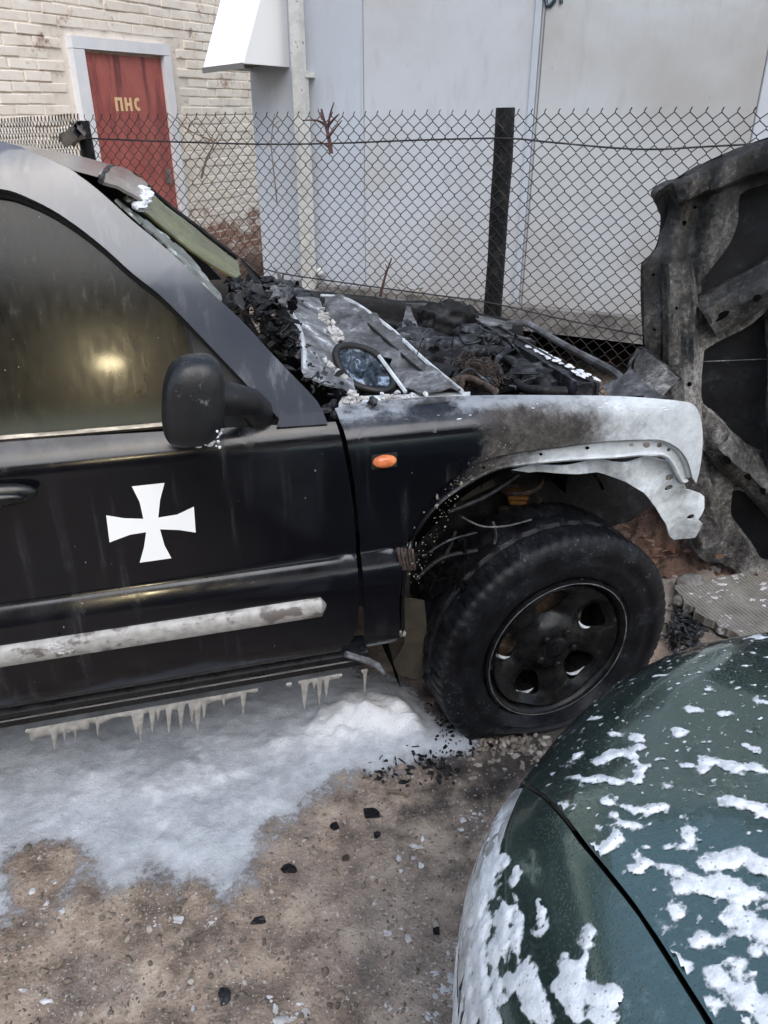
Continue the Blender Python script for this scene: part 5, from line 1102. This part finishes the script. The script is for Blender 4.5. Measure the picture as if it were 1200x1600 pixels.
st = MB(); a = at_z(607, 1236, .006); b = at_z(638, 1244, .006); st.tube([a, a.lerp(b, .5)+Vector((0, .004, .002)), b], [.004, .005, .003], 6); o = st.build('short_stick', M['dry_stem'], None); tag(o, 'short thin stick on the ground below the burnt wheel', 'stick')
# ---- gravel, and white flecks of dried foam
ctones = []; gv = MB(); rr = random.Random(41); iv1, if1 = ico(1)
def scatter(n, gen, rs, zsc=(.4, .8)):
    for k in range(n):
        px, py = gen(); p = at_z(px, py, 0); r = rs(); tone = rr.random()
        rot = Matrix.Rotation(rr.uniform(0, 6.28), 3, 'Z'); sx, sy, sz = r*rr.uniform(.8, 1.5), r*rr.uniform(.6, 1.0), r*rr.uniform(*zsc); j = [rr.uniform(.7, 1.2) for _ in iv1]
        gz_ = float(ground_h([(p.x, p.y, 0)])[0]); gv.add([Vector((p.x, p.y, gz_+sz*.25))+rot @ Vector((v.x*sx*j[i], v.y*sy*j[i], v.z*sz*j[i])) for i, v in enumerate(iv1)], if1); ctones.extend([tone]*len(iv1))
scatter(4600, lambda: (rr.uniform(-150, 900), rr.uniform(1180, 1680)), lambda: min(.012, .0016+rr.expovariate(1/.0014)))
scatter(160, lambda: (rr.uniform(730, 860), rr.gauss(1165, 14)), lambda: rr.uniform(.004, .013))
scatter(60, lambda: (rr.uniform(0, 420), rr.uniform(1420, 1620)), lambda: rr.uniform(.004, .009))
scatter(300, lambda: (rr.uniform(700, 1250), rr.uniform(880, 1120)), lambda: rr.uniform(.002, .008))
go = gv.build('gravel', M['pebble'], None, 60); at_ = go.data.attributes.new('tone', 'FLOAT', 'POINT')
if len(at_.data) == len(ctones): at_.data.foreach_set('value', ctones)
tag(go, 'loose grit and pebbles on the brown yard', kind='stuff')
fk = MB()
cl = [(790, 1345, 40, 60), (640, 1330, 30, 26), (735, 1275, 26, 40), (690, 1540, 40, 90), (720, 1480, 18, 40), (605, 1460, 24, 18), (330, 1440, 14, 20), (445, 1590, 30, 26), (545, 1555, 16, 12), (120, 1420, 60, 40), (230, 1430, 70, 50), (60, 1570, 40, 20), (400, 1560, 150, 40), (625, 1560, 60, 30), (690, 1590, 30, 70)]
for a, b, sp_, n in cl:
    for k in range(int(n*.65)):
        p = at_z(a+rr.gauss(0, sp_*.5), b+rr.gauss(0, sp_*.35), .003); r = min(.010, .001+rr.expovariate(1/.0019)); fk.blob(p-Vector((0, 0, .002)), (r*rr.uniform(.7, 1.8), r*rr.uniform(.6, 1.3), r*.15+.002), .8, k, 1 if r < .003 else 2, 2.5)
tag(fk.build('foam_flecks', M['flecks'], None, 60), 'white flecks of dried foam scattered over the yard', kind='stuff')

# ---- slushy foam spread on the ground
def gpx(pts): return [tuple(at_z(a, b, 0))[:2] for a, b in pts]
fpoly = gpx([(-260, 1010), (0, 1010), (150, 1000), (300, 1000), (420, 1000), (500, 1010), (560, 1030), (640, 1060), (672, 1095), (700, 1132), (752, 1130), (745, 1165), (700, 1192), (640, 1200), (590, 1215), (530, 1225), (500, 1250), (480, 1290), (440, 1310), (408, 1345), (402, 1375), (370, 1400), (345, 1425), (325, 1415), (300, 1395), (270, 1400), (230, 1382), (190, 1392), (150, 1382), (112, 1428), (92, 1450), (70, 1440), (50, 1450), (20, 1445), (0, 1455), (-150, 1440), (-300, 1300)])
fhole = gpx([(38, 1352), (60, 1345), (90, 1352), (74, 1395), (55, 1422), (42, 1395)])
fx = np.arange(-1.75, .62, .0095); fy = np.arange(.72, 2.3, .0095); FX, FY = np.meshgrid(fx, fy); FPt = np.stack([FX.ravel(), FY.ravel()], 1); F3 = np.column_stack([FPt, np.zeros(len(FPt))])
sdm = np.minimum(poly_sd(FPt, fpoly), -poly_sd(FPt, fhole)) + .035+fbm(F3, 5, 4, 5)*.03+fbm(F3, 22, 4, 6)*.02
gh = ground_h(F3)
lump = np.zeros(len(FPt))
for a, b, rpx, hgt in ((545, 1128, .10, .05), (590, 1118, .08, .05), (625, 1132, .07, .045), (510, 1150, .08, .03), (655, 1150, .06, .03), (712, 1160, .05, .02), (285, 1205, .05, .016), (320, 1196, .04, .014), (418, 1172, .03, .018), (435, 1166, .03, .014), (240, 1232, .04, .012), (350, 1215, .03, .012), (150, 1212, .03, .012)):
    c = at_z(a, b, 0); d = np.hypot(FPt[:, 0]-c.x, FPt[:, 1]-c.y); lump += hgt*np.exp(-(d/rpx)**2)
ly = -(FPt[:, 0]-CO.x)*math.sin(CA)+(FPt[:, 1]-CO.y)*math.cos(CA)
ss_ = lambda x: np.clip(x, 0, 1)**2*(3-2*np.clip(x, 0, 1))
base = .001+.016*ss_(sdm/.22)*np.clip(1-ss_(ly/.5)*.6, 0, 1)
nz = fbm(F3, 9, 5, 8); hgt = base*(.75+.25*nz)+lump*(.55+.35*fbm(F3, 16, 4, 9))+.004*np.maximum(0, fbm(F3, 40, 3, 10))
fz_ = gh+np.where(sdm > 0, hgt*ss_(sdm/.025)+.0008, -.02)
thick = ss_(sdm/.20)*(1.0-.40*ss_((ly+.05)/.35))+np.clip(lump*16, 0, 1.0)*.9+.16*nz
n_, m_ = FX.shape; me = bpy.data.meshes.new('ground_foam'); ii = np.arange(n_*m_).reshape(n_, m_); fc = np.stack([ii[:-1, :-1], ii[:-1, 1:], ii[1:, 1:], ii[1:, :-1]], -1).reshape(-1, 4)
keep = (sdm[fc] > -.02).any(1); fc = fc[keep]
me.from_pydata(np.column_stack([FPt, fz_]).tolist(), [], fc.tolist()); at_ = me.attributes.new('thick', 'FLOAT', 'POINT'); at_.data.foreach_set('value', np.clip(thick, -.2, 2).astype(np.float32))
fo = link_mesh('ground_foam', me, M['foam'], None, 180); tag(fo, 'white slushy fire foam spread on the ground under the burnt car', kind='stuff')

# ================================================================== THE GREEN CAR AT THE LOWER RIGHT
gcar = empty('green_car', (0, 0, 0)); tag(gcar, 'dark green car with foam splashed over its bonnet and wing', 'car')
CX = .95
half = [(.10, -1.3), (.096, 0.0), (.095, .3), (.098, .55), (.106, .66), (.126, .75), (.162, .82), (.212, .885), (.292, .985), (.402, 1.09), (.55, 1.172), (.73, 1.218), (.95, 1.235)]
LH = [(p.x, p.y) for p in cr([(a, b, 0) for a, b in half], 8)]; OUTL = np.array(LH+[(2*CX-x, y) for x, y in LH[::-1][1:]])
gk = [(0, .56), (.008, .605), (.02, .648), (.045, .69), (.08, .722), (.12, .75), (.165, .772), (.3, .815), (.5, .84), (.9, .855)]
def g_z(x, y):
    P = np.array([[x, y]]); A_ = OUTL[:-1]; B_ = OUTL[1:]; d = B_-A_; t = np.clip(((P-A_)*d).sum(1)/(d*d).sum(1), 0, 1); D = np.linalg.norm(P-(A_+t[:, None]*d), axis=1).min()
    return float(np.interp(D, [a for a, _ in gk], [b for _, b in gk]))+.10*(.8-min(y, .8))*min(1, D/.1), D
shut = [(.197, .845), (.237, .64), (.270, .522), (.294, .40), (.325, .1), (.345, -.25)]
def sx_at(y): return float(np.interp(y, [b for _, b in shut[::-1]], [a for a, _ in shut[::-1]]))
def inset(d):
    o = []
    for i in range(1, len(OUTL)-1):
        t = OUTL[i+1]-OUTL[i-1]; t = t/np.linalg.norm(t); nrm = np.array([t[1], -t[0]]); q = OUTL[i]+nrm*d
        o.append((q[0], q[1]))
    return o
front = [q for q in inset(.022) if q[1] > .84 and q[0] > .195 and q[0] < 2*CX-.195]
left = [(sx_at(y)+.003, y) for y in np.linspace(-.25, .845, 26)]; right = [(2*CX-x, y) for x, y in left[::-1]]
bonnet = panel('bonnet', left+front+right, lambda x, y: Vector((x, y, g_z(x, y)[0])), M['green_paint'], gcar, step=.03, thick=.004, sharp=70)
def wing(mir):
    V = []
    for y in np.concatenate([np.linspace(-.28, .6, 34), np.linspace(.61, .865, 36)]):
        xo = float(np.interp(y, [b for _, b in LH], [a for a, _ in LH])); xi = sx_at(y)-.003; row = []
        if xi <= xo+.002: xi = xo+.002
        for z in (.20, .30, .38, .46, .52): row.append(Vector((xo+.012*(.56-z)-.006*math.sin((z-.2)*8), y, z)))
        for k in range(19):
            t = (k/18)**1.6; x = xo+(xi-xo)*t; row.append(Vector((x, y, g_z(x, y)[0])))
        row.append(row[-1]+Vector((0.001, 0, -.012)))
        V.append([Vector((2*CX-p.x, p.y, p.z)) if mir else p for p in row])
    return MB().add(*grid_mesh(V)).build('front_wing', M['green_paint'], gcar, 70)
wing(False); wing(True)
# dark shell under the gaps, nose and bumper, lamp
nb_ = []
for q0_, q1_, q2_ in zip(inset(.026), inset(.006), inset(-.0)):
    if q0_[1] > .845: nb_.append([Vector((*q0_, g_z(*q0_)[0]-.004)), Vector((*q1_, g_z(*q1_)[0]-.003)), Vector((*q2_, .55)), Vector((*q2_, .45)), Vector((q2_[0], q2_[1]+.02, .42)), Vector((q2_[0], q2_[1]+.02, .22))])
MB().add(*grid_mesh(nb_)).build('front_bumper', M['green_paint'], gcar, 50)
MB().tube([Vector((x-.001, y, g_z(x, y)[0]-.008)) for x, y in [(sx_at(y), y) for y in np.linspace(-.25, .84, 40)]], .0045, 6).build('bonnet_gap', M['gap'], gcar)
MB().box((CX, .2, .45), (1.5, 1.2, .3)).build('inner_shell', M['gap'], gcar)
ln = []
for y in np.linspace(.60, .855, 26):
    xo = float(np.interp(y, [b for _, b in LH], [a for a, _ in LH])); wdt = .052*math.sin(math.pi*min(1, (y-.585)/.20)*.5)
    wdt = min(wdt, max(.004, sx_at(y)-xo-.006)); ln.append([Vector((xo-.003, y, .50)), Vector((xo-.003, y, .545))]+[Vector((xo+wdt*t, y, g_z(xo+wdt*t, y)[0]+.0025)) for t in (0, .1, .25, .5, .8, 1)])
MB().add(*grid_mesh(ln)).build('corner_lamp', M['lens'], gcar, 60)
MB().box((CX, -.36, .86), (1.25, .16, .02)).build('scuttle', M['green_trim'], gcar)
V = [[Vector((CX+(x*(.66-.12*t)), -.42-.62*t-.06*(1-x*x)*0+.05*(1-x*x), .90+.44*t)) for x in np.linspace(-1, 1, 13)] for t in np.linspace(0, 1, 8)]
MB().add(*grid_mesh(V)).build('windscreen', M['dark_glass'], gcar)
V = [[Vector((CX+x*(.54+.0*t), -1.05-1.2*t, 1.345+.03*(1-x*x)+.03*math.sin(t*3.1))) for x in np.linspace(-1, 1, 11)] for t in np.linspace(0, 1, 8)]
MB().add(*grid_mesh(V)).build('roof', M['green_paint'], gcar)
for sgn in (-1, 1):
    V = [[Vector((CX+sgn*(.845+.008*math.sin(z*5)), y, z)) for z in (.2, .4, .6, .75, .88)] for y in np.linspace(-2.6, -.285, 10)]
    MB().add(*grid_mesh(V)).build('body_side', M['green_paint'], gcar)
    V = [[Vector((CX+sgn*(.83-(z-.88)*.6), y if z < 1.3 else max(-2.25, min(-1.05, y)), z)) for z in (.88, 1.1, 1.345)] for y in np.linspace(-2.4, -.5, 8)]
    MB().add(*grid_mesh(V)).build('side_glass', M['dark_glass'], gcar)
    wl_ = MB(); wl_.tube([(CX+sgn*.60, .12, .29), (CX+sgn*.64, .12, .29), (CX+sgn*.80, .12, .29), (CX+sgn*.82, .12, .29)], [.24, .29, .29, .26], 28); wl_.build('wheel', M['rubber'], gcar, 40)
# ---- foam on the green car: raised patches that follow the paint
def surf_pt(px, py):
    z = .8
    for _ in range(25):
        p = at_z(px, py, z); z = .5*z+.5*g_z(p.x, p.y)[0]
    p = at_z(px, py, z); return (p.x, p.y)
strokes = [([(935, 1192), (950, 1180), (990, 1172)], 10), ([(905, 1180), (890, 1190)], 8), ([(930, 1215), (965, 1222), (1000, 1215)], 8), ([(980, 1175), (1003, 1200), (995, 1220)], 10), ([(890, 1215), (930, 1222)], 7), ([(885, 1258), (860, 1268)], 9), ([(985, 1262), (1010, 1270), (1035, 1262)], 12), ([(960, 1275), (975, 1290), (1000, 1290)], 8), ([(945, 1252), (955, 1256)], 7),
 ([(895, 1302), (905, 1322), (930, 1332)], 6), ([(930, 1340), (950, 1322), (965, 1312)], 5), ([(1005, 1325), (1050, 1325), (1080, 1322)], 8), ([(1080, 1322), (1078, 1300)], 8), ([(1070, 1195), (1100, 1200), (1095, 1185)], 8), ([(1110, 1190), (1150, 1200), (1215, 1210)], 12), ([(1140, 1245), (1180, 1262), (1215, 1275)], 12), ([(1005, 1345), (1060, 1360), (1100, 1390), (1160, 1410), (1220, 1420)], 13), ([(1050, 1378), (1110, 1392)], 10), ([(1110, 1350), (1160, 1340), (1220, 1372)], 22), ([(1130, 1380), (1180, 1400)], 24), ([(1150, 1430), (1190, 1450), (1230, 1460)], 26), ([(1080, 1470), (1120, 1470), (1170, 1455)], 11), ([(1160, 1500), (1150, 1520)], 10), ([(1180, 1490), (1230, 1500)], 16), ([(1010, 1388), (1045, 1400), (1058, 1425), (1045, 1450)], 6), ([(1035, 1490), (1065, 1512)], 11), ([(1110, 1525), (1150, 1545), (1200, 1570), (1240, 1600)], 13), ([(1085, 1560), (1105, 1570)], 10), ([(1170, 1575), (1200, 1600)], 14), ([(1060, 1143), (1066, 1144)], 7), ([(1075, 1105), (1090, 1110)], 4), ([(1165, 1165), (1180, 1170)], 6), ([(1185, 1095), (1210, 1100)], 7), ([(1105, 1077), (1110, 1078)], 5), ([(1028, 1056), (1034, 1056)], 4), ([(990, 1150), (1000, 1152)], 4), ([(955, 1145), (968, 1148)], 4), ([(1155, 1018), (1168, 1018)], 3), ([(1130, 1115), (1137, 1115)], 4), ([(925, 1123), (930, 1122)], 3), ([(985, 1355), (995, 1362)], 6), ([(1070, 1235), (1080, 1236)], 4), ([(1040, 1232), (1046, 1230)], 4)]
wstr = [([(800, 1390), (806, 1370)], 5), ([(805, 1405), (800, 1395)], 7), ([(842, 1410), (848, 1440), (840, 1460)], 7), ([(922, 1460), (912, 1500), (900, 1510)], 9), ([(890, 1510), (905, 1540), (940, 1560), (960, 1555)], 14), ([(820, 1515), (830, 1550), (850, 1590)], 18), ([(880, 1540), (900, 1590)], 16), ([(930, 1590), (945, 1600)], 14), ([(770, 1340), (762, 1380), (750, 1420), (745, 1480), (755, 1560), (770, 1600)], 17), ([(788, 1410), (785, 1470), (795, 1540)], 10), ([(775, 1480), (780, 1560)], 12), ([(808, 1420), (806, 1470), (812, 1530)], 6), ([(785, 1262), (778, 1300), (772, 1340)], 9), ([(735, 1480), (735, 1600)], 10)]
def m_dist(P, st, k=1.0):
    best = np.full(len(P), -1.0)
    for pts, r in st:
        q = [surf_pt(*p) for p in pts]; c = pts[len(pts)//2]; a = np.array(surf_pt(c[0]-4, c[1])); b = np.array(surf_pt(c[0]+4, c[1])); rm = r*np.linalg.norm(b-a)/8*k
        d = np.full(len(P), 9.0)
        for u_, v_ in zip(q, q[1:]): d = np.minimum(d, seg_dist(P, u_, v_))
        best = np.maximum(best, rm-d)
    return best
bx = np.arange(.20, 1.0, .003); by = np.arange(.26, 1.215, .003); BX, BY = np.meshgrid(bx, by); BP = np.stack([BX.ravel(), BY.ravel()], 1); B3 = np.column_stack([BP, np.zeros(len(BP))])
okx = np.array([BP[i, 0] > sx_at(BP[i, 1])+.004 for i in range(len(BP))])
sdp = poly_sd(BP, OUTL); BD = np.abs(sdp); BZ = np.interp(BD, [a for a, _ in gk], [b for _, b in gk])+.10*(.8-np.minimum(BP[:, 1], .8))*np.minimum(1, BD/.1); okx &= (sdp > .024)
fb2 = fbm(B3, 24, 4, 3); fb3 = fbm(B3, 75, 3, 4)
md = m_dist(BP, strokes)+fb2*.009+fb3*.007
far_n = fbm(B3, 16, 4, 14)-.52; offv = (BP[:, 0] > .62)|(BP[:, 1] < .40); md = np.where(offv, np.maximum(md, far_n*.03), md)
fine_ = (fbm(B3, 95, 3, 17)-.56)*.012; md = np.maximum(md, fine_)
hh = .0009+.0026*ss_(md/.010)*(1+.5*fb3)
def foam_mesh(name, P, Z, ok, shape, label, thk, parent=None):
    n_, m_ = shape; ii = np.arange(n_*m_).reshape(n_, m_); fc = np.stack([ii[:-1, :-1], ii[:-1, 1:], ii[1:, 1:], ii[1:, :-1]], -1).reshape(-1, 4); fc = fc[ok[fc].all(1)]
    used = np.unique(fc); mp = -np.ones(n_*m_, int); mp[used] = np.arange(len(used)); me = bpy.data.meshes.new(name); me.from_pydata(np.column_stack([P, Z])[used].tolist(), [], mp[fc].tolist())
    at_ = me.attributes.new('thick', 'FLOAT', 'POINT'); at_.data.foreach_set('value', thk[used].astype(np.float32)); o = link_mesh(name, me, M['foam_film'], parent, 180); tag(o, label, kind='stuff'); return o
near_ok = okx & (md > -.006)
foam_mesh('bonnet_foam', BP, BZ+hh, near_ok, BX.shape, 'white foam splashes on the green bonnet', np.clip(.30+md/.009, -.5, 2))
# wing foam, laid on the side as well as the top (u runs up the side and over the shoulder)
wy = np.arange(.25, .85, .0035); WU = np.linspace(0, 1, 120); WP = []; W2 = []
for y in wy:
    xo = float(np.interp(y, [b for _, b in LH], [a for a, _ in LH])); xi = max(sx_at(y)-.006, xo+.003)
    for u_ in WU:
        if u_ < .42: z = .22+.34*u_/.42; WP.append((xo+.012*(.56-z)-.006*math.sin((z-.2)*8), y, z)); W2.append((-1, 0, 0))
        else: t = ((u_-.42)/.58)**1.6; x = xo+(xi-xo)*t; WP.append((x, y, g_z(x, y)[0])); W2.append((-max(.05, 1-t*2.4), 0, .15+t*1.6))
WP = np.array(WP); W2 = np.array(W2); W2 /= np.linalg.norm(W2, axis=1)[:, None]
WQ = np.array([project(Vector(p)) for p in WP]); mdw = np.full(len(WP), -1.0)
for pts, r in wstr:
    for u_, v_ in zip(pts, pts[1:]): mdw = np.maximum(mdw, (r-seg_dist(WQ, u_, v_))*.0009)
sn = fbm(WP*np.array([1, 1, .22]), 34, 4, 23); mdw = np.maximum(mdw+sn*.010+fbm(WP*np.array([1, 1, .4]), 90, 3, 24)*.007, np.where(WP[:, 2] < .52, (sn-.02)*.02, -1))
hw = .0009+.0030*ss_(mdw/.012); WF = WP+W2*hw[:, None]
shape = (len(wy), len(WU)); foam_mesh('wing_foam', WF[:, :2], WF[:, 2], mdw > -.008, shape, 'white foam running down the wing of the green car', np.clip(.30+mdw/.009, -.5, 2))
